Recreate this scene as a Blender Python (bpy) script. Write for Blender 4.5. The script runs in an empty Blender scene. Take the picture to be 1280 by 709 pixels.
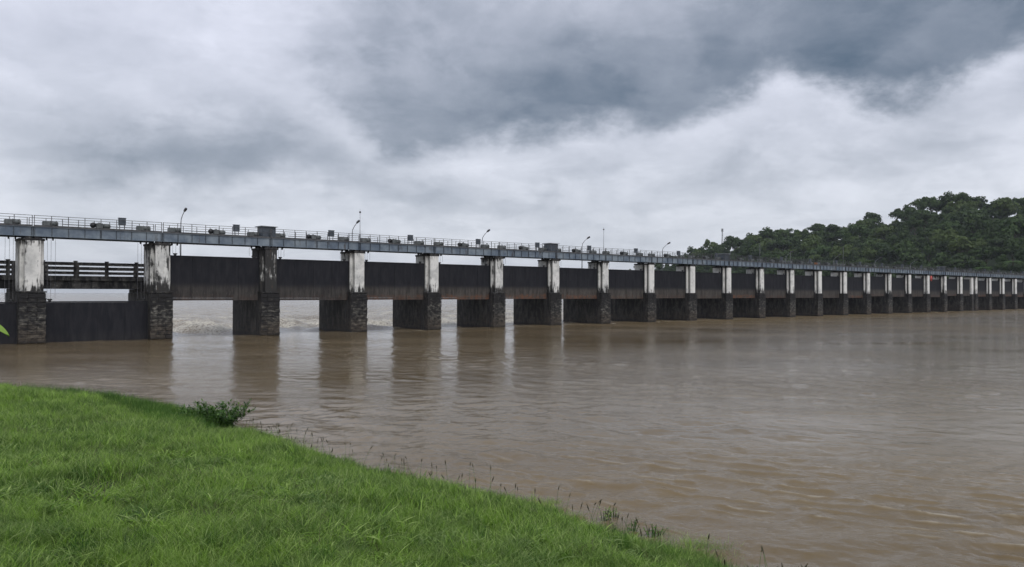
import bpy, math, random
import numpy as np
from mathutils import Vector, Matrix, noise as mnoise

R = math.radians
rnd = random.Random(7)
rng = np.random.default_rng(7)
sc = bpy.context.scene
COL = sc.collection

# ------------------------------------------------------------------ camera, world, sun, exposure
FPX = 967.0                                   # focal length in photo pixels (1280 wide)
HOR = 366.65                                  # horizon row at the picture centre
cam_d = bpy.data.cameras.new('camera')
cam_d.sensor_width = 36.0
cam_d.lens = 36.0 * FPX / 1280.0
cam_d.clip_start = 0.1
cam_d.clip_end = 20000
cam = bpy.data.objects.new('camera', cam_d)
COL.objects.link(cam)
pitch = math.atan((HOR - 354.5) / FPX)
roll = math.atan(2.7 / 1280)
cam.matrix_world = Matrix.Translation((0, 0, 5.0)) @ Matrix.Rotation(R(90) + pitch, 4, 'X') @ Matrix.Rotation(roll, 4, 'Z')
sc.camera = cam

SUN_EL, SUN_AZ = R(52), R(150)                # azimuth clockwise from +Y (behind the camera, to the right)


class NT:
    """small helper for building node trees"""
    def __init__(self, nt):
        self.nt = nt; self.n = nt.nodes; self.l = nt.links

    def node(self, kind, **kw):
        x = self.n.new(kind)
        for k, v in kw.items():
            setattr(x, k, v)
        return x

    def put(self, sock, v):
        if v is None: return
        if isinstance(v, bpy.types.NodeSocket): self.l.new(v, sock)
        elif isinstance(v, (tuple, list)) and len(v) == 3 and sock.type == 'RGBA': sock.default_value = (*v, 1)
        else: sock.default_value = v

    def m(self, op, a, b=None, c=None, clamp=False):
        x = self.node('ShaderNodeMath', operation=op, use_clamp=clamp)
        for s, v in zip(x.inputs, (a, b, c)): self.put(s, v)
        return x.outputs[0]

    def noise(self, vec, scale=5, detail=4, rough=.55, dist=0, lac=2.0, out=0):
        x = self.node('ShaderNodeTexNoise')
        self.put(x.inputs['Vector'], vec)
        for k, v in (('Scale', scale), ('Detail', detail), ('Roughness', rough), ('Distortion', dist), ('Lacunarity', lac)):
            self.put(x.inputs[k], v)
        return x.outputs[out]

    def mapping(self, vec, scale=(1, 1, 1), rot=(0, 0, 0), loc=(0, 0, 0)):
        x = self.node('ShaderNodeMapping')
        self.put(x.inputs[0], vec); x.inputs['Scale'].default_value = scale
        x.inputs['Rotation'].default_value = rot; x.inputs['Location'].default_value = loc
        return x.outputs[0]

    def ramp(self, fac, lo, hi, a=0.0, b=1.0, smooth=True):
        x = self.node('ShaderNodeMapRange', interpolation_type='SMOOTHSTEP' if smooth else 'LINEAR')
        self.put(x.inputs[0], fac)
        for i, v in enumerate((lo, hi, a, b)): self.put(x.inputs[i + 1], v)
        return x.outputs[0]

    def mix(self, fac, a, b, mode='MIX'):
        x = self.node('ShaderNodeMix', data_type='RGBA', blend_type=mode)
        self.put(x.inputs[0], fac); self.put(x.inputs[6], a); self.put(x.inputs[7], b)
        return x.outputs[2]

    def curve(self, fac, pts):
        x = self.node('ShaderNodeFloatCurve')
        c = x.mapping.curves[0]
        pts = sorted(pts)
        c.points[0].location = pts[0]; c.points[1].location = pts[-1]
        for p in pts[1:-1]: c.points.new(*p)
        x.mapping.update()
        self.put(x.inputs['Value'], fac)
        return x.outputs[0]


def px_az(px): return math.atan((px - 640) / FPX)
def px_el(px, py):
    return math.atan((366.6 - py) / FPX * math.cos(px_az(px)))


def build_world():
    w = bpy.data.worlds.new('World'); sc.world = w; w.use_nodes = True
    t = NT(w.node_tree); t.n.clear()
    out = t.node('ShaderNodeOutputWorld'); bg = t.node('ShaderNodeBackground')
    sky = t.node('ShaderNodeTexSky', sky_type='NISHITA', sun_disc=False)
    sky.sun_elevation = SUN_EL; sky.sun_rotation = SUN_AZ
    tc = t.node('ShaderNodeTexCoord').outputs['Generated']
    sep = t.node('ShaderNodeSeparateXYZ'); t.put(sep.inputs[0], tc)
    X, Y, Z = sep.outputs
    # warp the direction with turbulence so that every cloud edge is ragged
    zc = t.m('MAXIMUM', Z, 0.0)
    comb = t.node('ShaderNodeCombineXYZ')
    dn = t.m('ADD', zc, 0.16)
    t.put(comb.inputs[0], t.m('DIVIDE', X, dn)); t.put(comb.inputs[1], t.m('DIVIDE', Y, dn))
    plane = comb.outputs[0]
    w1 = t.m('SUBTRACT', t.noise(t.mapping(tc, (1, 1, 1.7)), 7.0, 9, .62), .5)
    w2 = t.m('SUBTRACT', t.noise(t.mapping(tc, (1, 1, 1.7), loc=(7, 3, 1)), 8, 9, .62), .5)
    az0 = t.m('ARCTAN2', X, Y)
    el0 = t.m('ARCSINE', Z)
    az = t.m('ADD', az0, t.m('MULTIPLY', w1, .17))
    el = t.m('ADD', el0, t.m('MULTIPLY', w2, .11))

    def blob(px, py, a, b, rot=0.0, amp=1.0):
        """soft patch of cloud centred where the photograph shows it; sizes in photo pixels"""
        ca, ce = px_az(px), px_el(px, py); a /= FPX; b /= FPX
        dx = t.m('SUBTRACT', az, ca); dy = t.m('SUBTRACT', el, ce)
        c, s = math.cos(R(rot)), math.sin(R(rot))
        p = t.m('MULTIPLY_ADD', dx, c / a, t.m('MULTIPLY', dy, s / a))
        q = t.m('MULTIPLY_ADD', dx, -s / b, t.m('MULTIPLY', dy, c / b))
        r2 = t.m('ADD', t.m('MULTIPLY', p, p), t.m('MULTIPLY', q, q))
        return t.m('MULTIPLY', t.m('EXPONENT', t.m('MULTIPLY', r2, -1.0)), amp)

    # main dark cloud: lower edge along azimuth
    A0, A1 = px_az(-500), px_az(2200)
    nrm = lambda px: (px_az(px) - A0) / (A1 - A0)
    azn = t.m('DIVIDE', t.m('SUBTRACT', az, A0), A1 - A0)
    edge_pts = [(-500, 40), (300, 60), (400, 120), (450, 165), (480, 182), (540, 176), (620, 163), (700, 158), (780, 148), (860, 136),
                (920, 112), (975, 88), (1010, 98), (1060, 116), (1130, 121), (1190, 108), (1240, 82), (1300, 52), (1500, -20), (2200, -60)]
    edge = t.curve(azn, [(nrm(x), px_el(x, y + 13) + .2) for x, y in edge_pts])
    edge = t.m('SUBTRACT', edge, .2)
    amp = t.curve(azn, [(nrm(x), a) for x, a in [(-500, 0), (330, .0), (400, .24), (440, .44), (490, .74), (600, .84), (800, .94), (950, .92), (1100, 1.), (1300, .95), (2200, .6)]])
    top = t.curve(azn, [(nrm(x), a) for x, a in [(-500, .3), (430, .30), (520, .34), (640, .36), (760, .42), (900, .56), (1100, .80), (1300, .86), (2200, .8)]])
    de = t.m('SUBTRACT', el, edge)
    body = t.ramp(de, -.012, .034)
    fade = t.ramp(de, .025, .15)
    up = t.m('MULTIPLY_ADD', t.m('SUBTRACT', top, 1.0), fade, 1.0)
    soft = t.ramp(de, -.12, .02, 0, .14)
    dark = t.m('MULTIPLY', t.m('MULTIPLY', body, amp), up)
    dark = t.m('ADD', dark, t.m('MULTIPLY', soft, amp))
    parts = [blob(170, 190, 150, 45, 0, .50), blob(360, 185, 130, 36, -6, .12), blob(90, 220, 90, 30, 0, .15), blob(310, 165, 110, 45, 20, .26), blob(215, 210, 60, 22, 0, .14),
             blob(400, 205, 80, 34, -10, .30), blob(520, 248, 90, 26, 5, .24), blob(600, 225, 60, 20, 0, .12),
             blob(60, 40, 160, 60, 0, .06), blob(470, 30, 90, 60, 0, .10), blob(760, 205, 75, 24, 12, .20), blob(920, 190, 90, 26, 25, .22), blob(1200, 165, 100, 28, 18, .20),
             blob(1020, 215, 90, 18, 8, .12), blob(700, 262, 120, 16, 4, .10), blob(380, 262, 200, 14, 0, .05),
             blob(230, 75, 90, 60, 30, -.07), blob(990, 110, 60, 26, -20, -.10), blob(640, 200, 60, 14, 5, -.08)]
    parts += [blob(560, 60, 120, 60, 0, .10), blob(450, 110, 60, 60, 0, .12), blob(860, 240, 110, 20, 12, .14), blob(1080, 180, 90, 18, 20, .12), blob(130, 120, 110, 30, 10, .10),
              blob(620, 262, 90, 14, 0, .12), blob(300, 215, 100, 24, 10, .14), blob(1180, 215, 80, 12, 15, .10)]
    for p in parts: dark = t.m('ADD', dark, p)
    # billow and wisp texture everywhere, on the cloud plane
    n1 = t.m('SUBTRACT', t.noise(plane, 1.3, 8, .58, .3), .5)
    n2 = t.m('SUBTRACT', t.noise(t.mapping(tc, (1, 1, 1.5)), 9, 8, .6, .2), .5)
    dark = t.m('ADD', dark, t.m('MULTIPLY', n1, .50))
    dark = t.m('ADD', dark, t.m('MULTIPLY', n2, .46))
    n3 = t.m('SUBTRACT', t.noise(t.mapping(tc, (1, 1, 1.4), (0, R(-14), 0)), 20, 6, .6, .2), .5)
    dark = t.m('ADD', dark, t.m('MULTIPLY', n3, .20))
    e1 = t.ramp(t.noise(t.mapping(plane, (1, 1.15, 1), loc=(3.1, 1.7, 0)), 1.9, 9, .55, .35), .46, .58, -.5, .5)
    e2 = t.ramp(t.noise(t.mapping(tc, (1, 1, 1.6), (0, R(-12), 0), loc=(.7, 2.2, .4)), 6.5, 9, .58, .35), .45, .57, -.5, .5)
    dark = t.m('ADD', dark, t.m('MULTIPLY', e1, .11)); dark = t.m('ADD', dark, t.m('MULTIPLY', e2, .12))
    dark = t.m('ADD', t.m('MULTIPLY', dark, 1.06), .03)
    dark = t.m('ADD', dark, t.ramp(el0, .30, 1.2, 0, .14))
    dark = t.m('MAXIMUM', t.m('MINIMUM', dark, 1.6), -.12)
    over = t.m('MAXIMUM', t.m('SUBTRACT', dark, .8), 0.0)
    dark = t.m('SUBTRACT', dark, t.m('MULTIPLY', over, .30))
    bright = t.mix(t.ramp(el0, .02, .34), (8.3, 8.65, 9.4), (8.2, 8.5, 9.8))
    cloud = t.mix(t.ramp(dark, -.12, 1.25, 0, 1, smooth=False), bright, (.85, 1.34, 1.98))
    col = t.mix(.95, sky.outputs[0], cloud)
    t.put(bg.inputs[0], col); bg.inputs[1].default_value = .1
    t.l.new(bg.outputs[0], out.inputs[0])


build_world()
sun_d = bpy.data.lights.new('sun', 'SUN'); sun_d.energy = 1.1; sun_d.angle = R(28); sun_d.color = (1, .965, .92)
sun = bpy.data.objects.new('sun', sun_d); COL.objects.link(sun)
sdir = Vector((math.sin(SUN_AZ) * math.cos(SUN_EL), math.cos(SUN_AZ) * math.cos(SUN_EL), math.sin(SUN_EL)))
sun.rotation_euler = sdir.to_track_quat('Z', 'Y').to_euler()
sc.view_settings.view_transform = 'Standard'; sc.view_settings.look = 'None'
sc.view_settings.exposure = 0.0; sc.view_settings.gamma = 1.0


# ------------------------------------------------------------------ materials
def material(name):
    m = bpy.data.materials.new(name); m.use_nodes = True
    t = NT(m.node_tree)
    return m, t, t.n['Principled BSDF']


def objco(t): return t.node('ShaderNodeTexCoord').outputs['Object']
def geo(t): return t.node('ShaderNodeNewGeometry').outputs['Position']
def bump(t, b, h, strength=.4, dist=.02, normal=None):
    x = t.node('ShaderNodeBump'); x.inputs['Strength'].default_value = strength; x.inputs['Distance'].default_value = dist
    t.put(x.inputs['Height'], h); t.put(x.inputs['Normal'], normal) if normal else None
    t.put(b.inputs['Normal'], x.outputs[0]); return x.outputs[0]


def mat_white_concrete():
    """white-washed concrete with black rain streaks; object colour red = how stained the column is"""
    m, t, b = material('weathered_white_concrete')
    p = geo(t); oi = t.node('ShaderNodeObjectInfo')
    sep = t.node('ShaderNodeSeparateXYZ'); t.put(sep.inputs[0], p)
    sc_ = t.node('ShaderNodeSeparateColor'); t.put(sc_.inputs[0], oi.outputs['Color'])
    streak = t.noise(t.mapping(p, (1, 1, .12)), 3.2, 6, .68, .5)
    blot = t.noise(p, 1.1, 6, .65)
    low = t.ramp(sep.outputs[2], 4.9, 6.9, .15, 0)
    s = t.m('ADD', t.m('MULTIPLY', streak, .65), t.m('MULTIPLY', blot, .35))
    s = t.m('ADD', s, low)
    s = t.m('ADD', s, t.ramp(sep.outputs[2], 9.2, 10.1, 0, .07))
    s = t.m('ADD', s, t.m('MULTIPLY', t.m('SUBTRACT', sc_.outputs[0], .5), .38))
    fac = t.ramp(s, .56, .66)
    grey = t.ramp(t.m('ADD', t.noise(p, .8, 5, .6), t.m('MULTIPLY', t.m('SUBTRACT', sc_.outputs[0], .4), .3)), .4, .7)
    base = t.mix(grey, (.84, .83, .78), (.56, .56, .53))
    col = t.mix(fac, base, (.035, .034, .032))
    rust = t.ramp(t.noise(t.mapping(p, (1, 1, .1)), 4.5, 4, .6), .64, .72, 0, .5)
    col = t.mix(rust, col, (.22, .13, .07))
    t.put(b.inputs['Base Color'], col); b.inputs['Roughness'].default_value = .85
    bump(t, b, t.noise(p, 9, 6, .7), .5, .02)
    return m


def mat_dark_concrete(name='mossy_black_concrete', light=1.0):
    m, t, b = material(name)
    p = geo(t)
    sep = t.node('ShaderNodeSeparateXYZ'); t.put(sep.inputs[0], p)
    n = t.noise(t.mapping(p, (1, 1, .35)), 1.8, 8, .7, .4)
    n2 = t.noise(p, 5.5, 6, .7)
    col = t.mix(t.ramp(n, .42, .62), (.014, .013, .013), (.060 * light, .056 * light, .050 * light))
    pale = t.m('MULTIPLY', t.ramp(n2, .55, .68), t.ramp(n, .44, .6))
    col = t.mix(t.m('MULTIPLY', pale, .7 * light), col, (.22, .215, .19))
    # silt left on the lowest metre and a half by the river
    silt = t.m('MULTIPLY', t.ramp(sep.outputs[2], .15, 3.0, 1, 0), t.ramp(t.noise(t.mapping(p, (1, 1, 2.5)), 1.3, 5, .6), .35, .65))
    col = t.mix(t.m('MULTIPLY', silt, .55), col, (.085, .065, .046))
    col = t.mix(t.ramp(sep.outputs[2], .1, .45, .6, 0), col, (.012, .010, .009))
    t.put(b.inputs['Base Color'], col); b.inputs['Roughness'].default_value = .8
    bump(t, b, t.noise(p, 7, 7, .7), .7, .03)
    return m


def mat_stone():
    m, t, b = material('black_stained_stone')
    p = geo(t); oi = t.node('ShaderNodeObjectInfo')
    sep = t.node('ShaderNodeSeparateXYZ'); t.put(sep.inputs[0], p)
    cell = t.noise(t.mapping(p, (1.4, 1.4, 2.6)), 1.2, 2, .5)
    n = t.noise(t.mapping(p, (1, 1, 1.9)), 1.7, 8, .74, .3)
    a = t.m('ADD', t.m('MULTIPLY', n, .82), t.m('MULTIPLY', cell, .18))
    hi = t.ramp(sep.outputs[2], 3.0, 4.4, 0, .09)
    a = t.m('SUBTRACT', a, hi)
    col = t.mix(t.ramp(a, .46, .60), (.015, .014, .014), (.12, .115, .098))
    col = t.mix(t.ramp(a, .56, .66), col, (.26, .25, .215))
    silt = t.ramp(sep.outputs[2], .2, 2.6, .75, 0)
    col = t.mix(t.m('MULTIPLY', silt, t.ramp(n, .35, .6)), col, (.105, .08, .055))
    col = t.mix(t.ramp(sep.outputs[2], .1, .5, .75, 0), col, (.014, .012, .010))
    t.put(b.inputs['Base Color'], col); b.inputs['Roughness'].default_value = .85
    bump(t, b, t.noise(p, 9, 6, .7), .8, .03)
    return m


def mat_gate():
    """gate steel, local z runs from the bottom edge (0) to the top (5); object colour red = share of rust"""
    m, t, b = material('silt_stained_gate_steel')
    p = objco(t); w = geo(t); oi = t.node('ShaderNodeObjectInfo')
    sep = t.node('ShaderNodeSeparateXYZ'); t.put(sep.inputs[0], p)
    sc_ = t.node('ShaderNodeSeparateColor'); t.put(sc_.inputs[0], oi.outputs['Color'])
    z = sep.outputs[2]
    n = t.noise(t.mapping(w, (1, 1, .25)), 1.6, 7, .68, .3)
    ns = t.noise(t.mapping(w, (1, 1, .06)), 4.0, 5, .65)
    base = t.mix(t.ramp(n, .35, .7), (.0135, .014, .018), (.026, .026, .030))
    base = t.mix(t.ramp(ns, .5, .8, 0, .22), base, (.050, .048, .054))
    zz = t.m('ADD', z, t.m('MULTIPLY', t.m('SUBTRACT', n, .5), 1.3))
    low = t.m('MULTIPLY', t.ramp(zz, 1.2, 2.1, 1, 0), sc_.outputs[0])
    col = t.mix(t.m('MULTIPLY', low, .8), base, t.mix(t.ramp(t.m('ADD', t.m('MULTIPLY', ns, .35), t.m('MULTIPLY', n, .65)), .38, .62), (.046, .041, .037), (.120, .108, .092)))
    rb = t.m('MULTIPLY', t.ramp(zz, .35, .8, 1, 0), sc_.outputs[1])
    col = t.mix(t.m('MULTIPLY', rb, t.ramp(t.noise(w, 1.6, 6, .7), .38, .6)), col, (.15, .075, .045))
    pale = t.m('MULTIPLY', t.m('MULTIPLY', t.ramp(t.noise(t.mapping(w, (1, 1, .3)), 6, 6, .7), .56, .66), t.ramp(zz, .5, 1.7, 1, 0)), sc_.outputs[2])
    col = t.mix(t.m('MULTIPLY', pale, .6), col, (.21, .19, .16))
    t.put(b.inputs['Base Color'], col); b.inputs['Roughness'].default_value = .7; b.inputs['Specular IOR Level'].default_value = .18
    bump(t, b, t.noise(w, 6, 6, .7), .35, .015)
    return m


def mat_metal(name, a, c, rough=.55, rust=.0, scale=2.0):
    m, t, b = material(name)
    p = geo(t)
    n = t.noise(p, scale, 6, .65)
    col = t.mix(t.ramp(n, .35, .68), a, c)
    if rust:
        col = t.mix(t.m('MULTIPLY', t.ramp(t.noise(t.mapping(p, (1, 1, .3)), scale * 1.7, 6, .7), .56, .68), rust), col, (.055, .040, .030))
    t.put(b.inputs['Base Color'], col); b.inputs['Roughness'].default_value = rough
    bump(t, b, t.noise(p, 14, 4, .6), .25, .01)
    return m


def mat_leaf(name, c1, c2, c3, scale=.02, attr=True, rough=.55, trans=.25, olive=None):
    """foliage: hue varies by plant (random), by leaf clump (attribute, crowns with painted top light) and by slow patches over the land"""
    m, t, b = material(name)
    p = geo(t); oi = t.node('ShaderNodeObjectInfo')
    at = t.node('ShaderNodeAttribute'); at.attribute_name = 'tone'
    n = t.noise(p, scale, 4, .6)
    f = t.m('ADD', t.m('MULTIPLY', n, .9), t.m('MULTIPLY', t.m('SUBTRACT', oi.outputs['Random'], .5), .75))
    col = t.mix(t.ramp(f, .25, .70), c1, c2)
    if olive: col = t.mix(t.ramp(oi.outputs['Random'], .62, .80, 0, .75), col, olive)
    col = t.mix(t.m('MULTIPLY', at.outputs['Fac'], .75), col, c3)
    t.put(b.inputs['Base Color'], col); b.inputs['Roughness'].default_value = rough
    b.inputs['Specular IOR Level'].default_value = .25
    if trans:
        tr = t.node('ShaderNodeBsdfTranslucent'); t.put(tr.inputs[0], col)
        mx = t.node('ShaderNodeMixShader'); mx.inputs[0].default_value = trans
        out = [x for x in t.n if x.type == 'OUTPUT_MATERIAL'][0]
        t.l.new(b.outputs[0], mx.inputs[1]); t.l.new(tr.outputs[0], mx.inputs[2]); t.l.new(mx.outputs[0], out.inputs[0])
    return m


def mat_water():
    m, t, b = material('silty_river_water')
    p = geo(t)
    foam_glint = t.node('ShaderNodeAttribute'); foam_glint.attribute_name = 'foam_glint'
    rough_at = t.node('ShaderNodeAttribute'); rough_at.attribute_name = 'chop'
    n = t.noise(t.mapping(p, (.05, .12, 1), (0, 0, R(40))), 1, 4, .6)
    col = t.mix(t.ramp(n, .3, .7), (.162, .116, .058), (.224, .170, .098))
    fn = t.noise(p, 3.0, 6, .7)
    ff = t.m('MULTIPLY', foam_glint.outputs['Fac'], t.ramp(fn, .36, .60))
    col = t.mix(ff, col, (.70, .66, .55))  # pale colour for foam and for painted sky glints on near-bank crests
    t.put(b.inputs['Base Color'], col)
    rg = t.m('MULTIPLY_ADD', t.m('MAXIMUM', t.m('SUBTRACT', rough_at.outputs['Fac'], 1.1), 0.0), .085, .06)
    t.put(b.inputs['Roughness'], t.m('ADD', t.m('MULTIPLY', ff, .5), rg))
    b.inputs['IOR'].default_value = 1.333
    # ripples: long-crested wavelets lying across the view, finer capillary ripples on top
    r1 = t.noise(t.mapping(p, (1.9, 3.0, 1), (0, 0, R(25))), 1.0, 6, .66, .35)
    r2 = t.noise(t.mapping(p, (6.5, 8.5, 1), (0, 0, R(-8))), 1.0, 4, .6, .2)
    r3 = t.noise(t.mapping(p, (.16, .5, 1), (0, 0, R(20))), 1.0, 3, .55, .4)
    r0 = t.noise(t.mapping(p, (.75, 1.15, 1), (0, 0, R(18))), 1.0, 5, .68, .3)
    calm = t.ramp(t.noise(t.mapping(p, (.028, .06, 1), (0, 0, R(35))), 1.0, 3, .55), .36, .60, .35, 1.0)
    h = t.m('ADD', t.m('MULTIPLY', r1, .085), t.m('MULTIPLY', r2, .045))
    h = t.m('ADD', h, t.m('MULTIPLY', r0, .16))
    h = t.m('MULTIPLY', h, calm)
    h = t.m('MULTIPLY', h, rough_at.outputs['Fac'])
    h = t.m('ADD', h, t.m('MULTIPLY', r3, .02))
    bump(t, b, h, .85, 1.0)
    return m


M = {
    'white': mat_white_concrete(),
    'dark': mat_dark_concrete(),
    'bridge': mat_dark_concrete('rain_stained_bridge_concrete', 1.5),
    'stone': mat_stone(),
    'gate': mat_gate(),
    'girder': mat_metal('blue_grey_painted_steel', (.10, .135, .18), (.24, .285, .32), .5, .8, .5),
    'stiff': mat_metal('dull_blue_steel', (.022, .028, .038), (.06, .075, .09), .55, .6, 1.0),
    'rail': mat_metal('weathered_rail_steel', (.035, .035, .038), (.12, .12, .12), .6, .4, 2.5),
    'hoist': mat_metal('grey_green_machine_paint', (.085, .095, .092), (.16, .17, .165), .5, .5, 2.0),
    'box': mat_metal('slate_painted_sheet', (.055, .07, .085), (.09, .105, .125), .5, .3, 2.0),
    'galv': mat_metal('galvanised_steel', (.16, .17, .18), (.28, .29, .30), .45, 0, 3.0),
    'cable': mat_metal('steel_wire_rope', (.10, .10, .11), (.20, .20, .21), .5, 0, 6.0),
    'black': mat_metal('greased_black_iron', (.012, .012, .013), (.03, .03, .03), .5, 0, 3.0),
    'deck': mat_metal('chequered_deck_plate', (.05, .05, .05), (.10, .10, .095), .7, .5, 1.5),
    'roof': mat_metal('dull_roof_sheet', (.20, .22, .23), (.32, .34, .35), .6, .3, 2.0),
    'red': mat_metal('faded_red_paint', (.42, .06, .05), (.55, .10, .08), .6, 0, 2.0),
    'orange': mat_metal('orange_paint', (.34, .13, .06), (.42, .18, .08), .6, 0, 2.0),
    'lamp': mat_metal('lamp_housing', (.05, .05, .055), (.09, .09, .09), .4, 0, 3.0),
    'bark': mat_metal('bark', (.05, .040, .03), (.10, .085, .065), .9, 0, .8),
    'leaf': mat_leaf('hill_foliage', (.008, .025, .006), (.033, .072, .016), (.11, .17, .045), .018, olive=(.085, .115, .030)),
    'bush': mat_leaf('bright_scrub_foliage', (.045, .095, .022), (.075, .14, .035), (.11, .18, .05), .02),
    'grass': mat_leaf('lush_grass', (.042, .128, .010), (.200, .365, .032), (.68, .80, .32), .35, trans=.35, rough=.5),
    'tuss': mat_leaf('dark_grass_leaf', (.030, .095, .010), (.075, .175, .024), (.18, .30, .07), .5, trans=.3),
    'seed': mat_leaf('brown_seed_head', (.07, .065, .035), (.10, .09, .05), (.15, .12, .07), .5, trans=.2),
    'water': mat_water(),
}


def mat_ground(name, a, c, scale):
    m, t, b = material(name)
    p = geo(t)
    t.put(b.inputs['Base Color'], t.mix(t.ramp(t.noise(p, scale, 6, .65), .35, .65), a, c)); b.inputs['Roughness'].default_value = .95
    bump(t, b, t.noise(p, scale * 6, 6, .7), .6, .05)
    return m


M['soil'] = mat_ground('damp_grassy_soil', (.030, .055, .014), (.055, .085, .022), 2.0)
M['hill'] = mat_ground('hill_undergrowth', (.014, .028, .009), (.028, .05, .014), .05)
M['bed'] = mat_ground('river_mud', (.10, .07, .045), (.14, .10, .07), .1)


# ------------------------------------------------------------------ mesh helpers
class MB:
    def __init__(self): self.v = []; self.f = []; self.sm = []
    def add(self, vs, fs, smooth=False):
        o = len(self.v); self.v += [tuple(x) for x in vs]; self.f += [tuple(i + o for i in f) for f in fs]; self.sm += [smooth] * len(fs)
        return self
    def box(self, x0, x1, y0, y1, z0, z1, c=0.0):
        if c <= 0:
            vs = [(x, y, z) for z in (z0, z1) for y in (y0, y1) for x in (x0, x1)]
            return self.add(vs, [(0, 2, 3, 1), (4, 5, 7, 6), (0, 1, 5, 4), (2, 6, 7, 3), (0, 4, 6, 2), (1, 3, 7, 5)])
        pl = [(x0 + c, y0), (x1 - c, y0), (x1, y0 + c), (x1, y1 - c), (x1 - c, y1), (x0 + c, y1), (x0, y1 - c), (x0, y0 + c)]
        cx, cy = (x0 + x1) / 2, (y0 + y1) / 2
        ins = lambda p: (p[0] + (c if p[0] < cx else -c) * .7, p[1] + (c if p[1] < cy else -c) * .7)
        vs = [(*ins(p), z0) for p in pl] + [(*p, z0 + c) for p in pl] + [(*p, z1 - c) for p in pl] + [(*ins(p), z1) for p in pl]
        fs = [tuple(range(7, -1, -1)), tuple(range(24, 32))]
        for k in range(3):
            for i in range(8):
                j = (i + 1) % 8; fs.append((k * 8 + i, k * 8 + j, k * 8 + 8 + j, k * 8 + 8 + i))
        return self.add(vs, fs)
    def tube(self, a, b, r, n=8, r2=None, cap=True):
        a, b = Vector(a), Vector(b); d = (b - a); q = d.to_track_quat('Z', 'Y'); r2 = r if r2 is None else r2
        vs = []
        for p, rr in ((a, r), (b, r2)):
            for i in range(n):
                th = 2 * math.pi * i / n
                vs.append(p + q @ Vector((rr * math.cos(th), rr * math.sin(th), 0)))
        fs = [(i, (i + 1) % n, n + (i + 1) % n, n + i) for i in range(n)]
        if cap: fs += [tuple(range(n - 1, -1, -1)), tuple(range(n, 2 * n))]
        return self.add(vs, fs, smooth=n > 6)
    def path(self, pts, r, n=6):
        for a, b, ra, rb in zip(pts[:-1], pts[1:], r[:-1], r[1:]): self.tube(a, b, ra, n, rb)
        return self
    def mesh(self, name, mat):
        me = bpy.data.meshes.new(name); me.from_pydata(self.v, [], self.f)
        me.polygons.foreach_set('use_smooth', self.sm)
        me.materials.append(mat); me.update(); return me


def npmesh(name, V, F, mat, smooth=False, attrs=None):
    """fast mesh from numpy arrays; F is (n,3) or (n,4)"""
    me = bpy.data.meshes.new(name)
    V = np.asarray(V, np.float32); F = np.asarray(F, np.int32)
    k = F.shape[1]
    me.vertices.add(len(V)); me.vertices.foreach_set('co', V.ravel())
    me.loops.add(F.size); me.loops.foreach_set('vertex_index', F.ravel())
    me.polygons.add(len(F)); me.polygons.foreach_set('loop_start', np.arange(0, F.size, k, dtype=np.int32))
    if smooth: me.polygons.foreach_set('use_smooth', np.ones(len(F), bool))
    me.update(calc_edges=True)
    for an, arr in (attrs or {}).items():
        a = me.attributes.new(an, 'FLOAT', 'POINT'); a.data.foreach_set('value', np.asarray(arr, np.float32))
    me.materials.append(mat)
    return me


def obj(name, me, parent=None, loc=(0, 0, 0), color=None):
    o = bpy.data.objects.new(name, me); COL.objects.link(o); o.location = loc
    if parent: o.parent = parent
    if color: o.color = (*color, 1)
    return o


def tag(o, label=None, cat=None, group=None, kind=None):
    if label: o['label'] = label
    if cat: o['category'] = cat
    if group: o['group'] = group
    if kind: o['kind'] = kind
    return o


def thing(name, label, cat, loc=(0, 0, 0), rz=0.0, group=None):
    o = bpy.data.objects.new(name, None); COL.objects.link(o); o.location = loc; o.rotation_euler = (0, 0, rz)
    o.empty_display_size = .2
    return tag(o, label, cat, group)


ORD = ['first', 'second', 'third', 'fourth', 'fifth', 'sixth', 'seventh', 'eighth', 'ninth', 'tenth', 'eleventh', 'twelfth', 'thirteenth',
       'fourteenth', 'fifteenth', 'sixteenth', 'seventeenth', 'eighteenth', 'nineteenth', 'twentieth', 'twenty-first', 'twenty-second',
       'twenty-third', 'twenty-fourth', 'twenty-fifth', 'twenty-sixth', 'twenty-seventh', 'twenty-eighth']

# ------------------------------------------------------------------ the line of the barrage
AV = 1778.0                                                   # vanishing column of the barrage line
TH = math.atan((AV - 640) / FPX)
T = np.array([math.sin(TH), math.cos(TH)])                    # along the barrage, to the right and away
N = np.array([-math.cos(TH), math.sin(TH)])                   # across it, upstream
RZ = math.atan2(T[1], T[0])
Z0 = 5 * FPX / 63.6
P0 = np.array([(51 - 640) / FPX * Z0 * .9943, Z0 * .9943])
D = float(P0 @ N)                                             # distance of the downstream face
def u_at(px, v=None):                                         # distance along the barrage at a photo column, on the plane v
    v = D if v is None else v
    a = math.atan((px - 640) / FPX) - math.atan2(N[0], N[1])
    return v * math.tan(a)
def W(u, w, z=0.0):                                           # barrage coordinates to world; w is measured upstream from the face
    p = u * T + (D + w) * N
    return (float(p[0]), float(p[1]), z)

right_edge = [51, 211, 345.5, 455.5, 548.3, 628.8, 699.3, 760.9, 818, 869.1, 914.2, 955.2, 993, 1026, 1058.6, 1087.2, 1113.8, 1138.5,
              1162, 1183, 1203.5, 1222.5, 1240, 1256, 1271]
HW = .68                                                      # half width of the front column
U = [u_at(x) - HW for x in right_edge]
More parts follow.
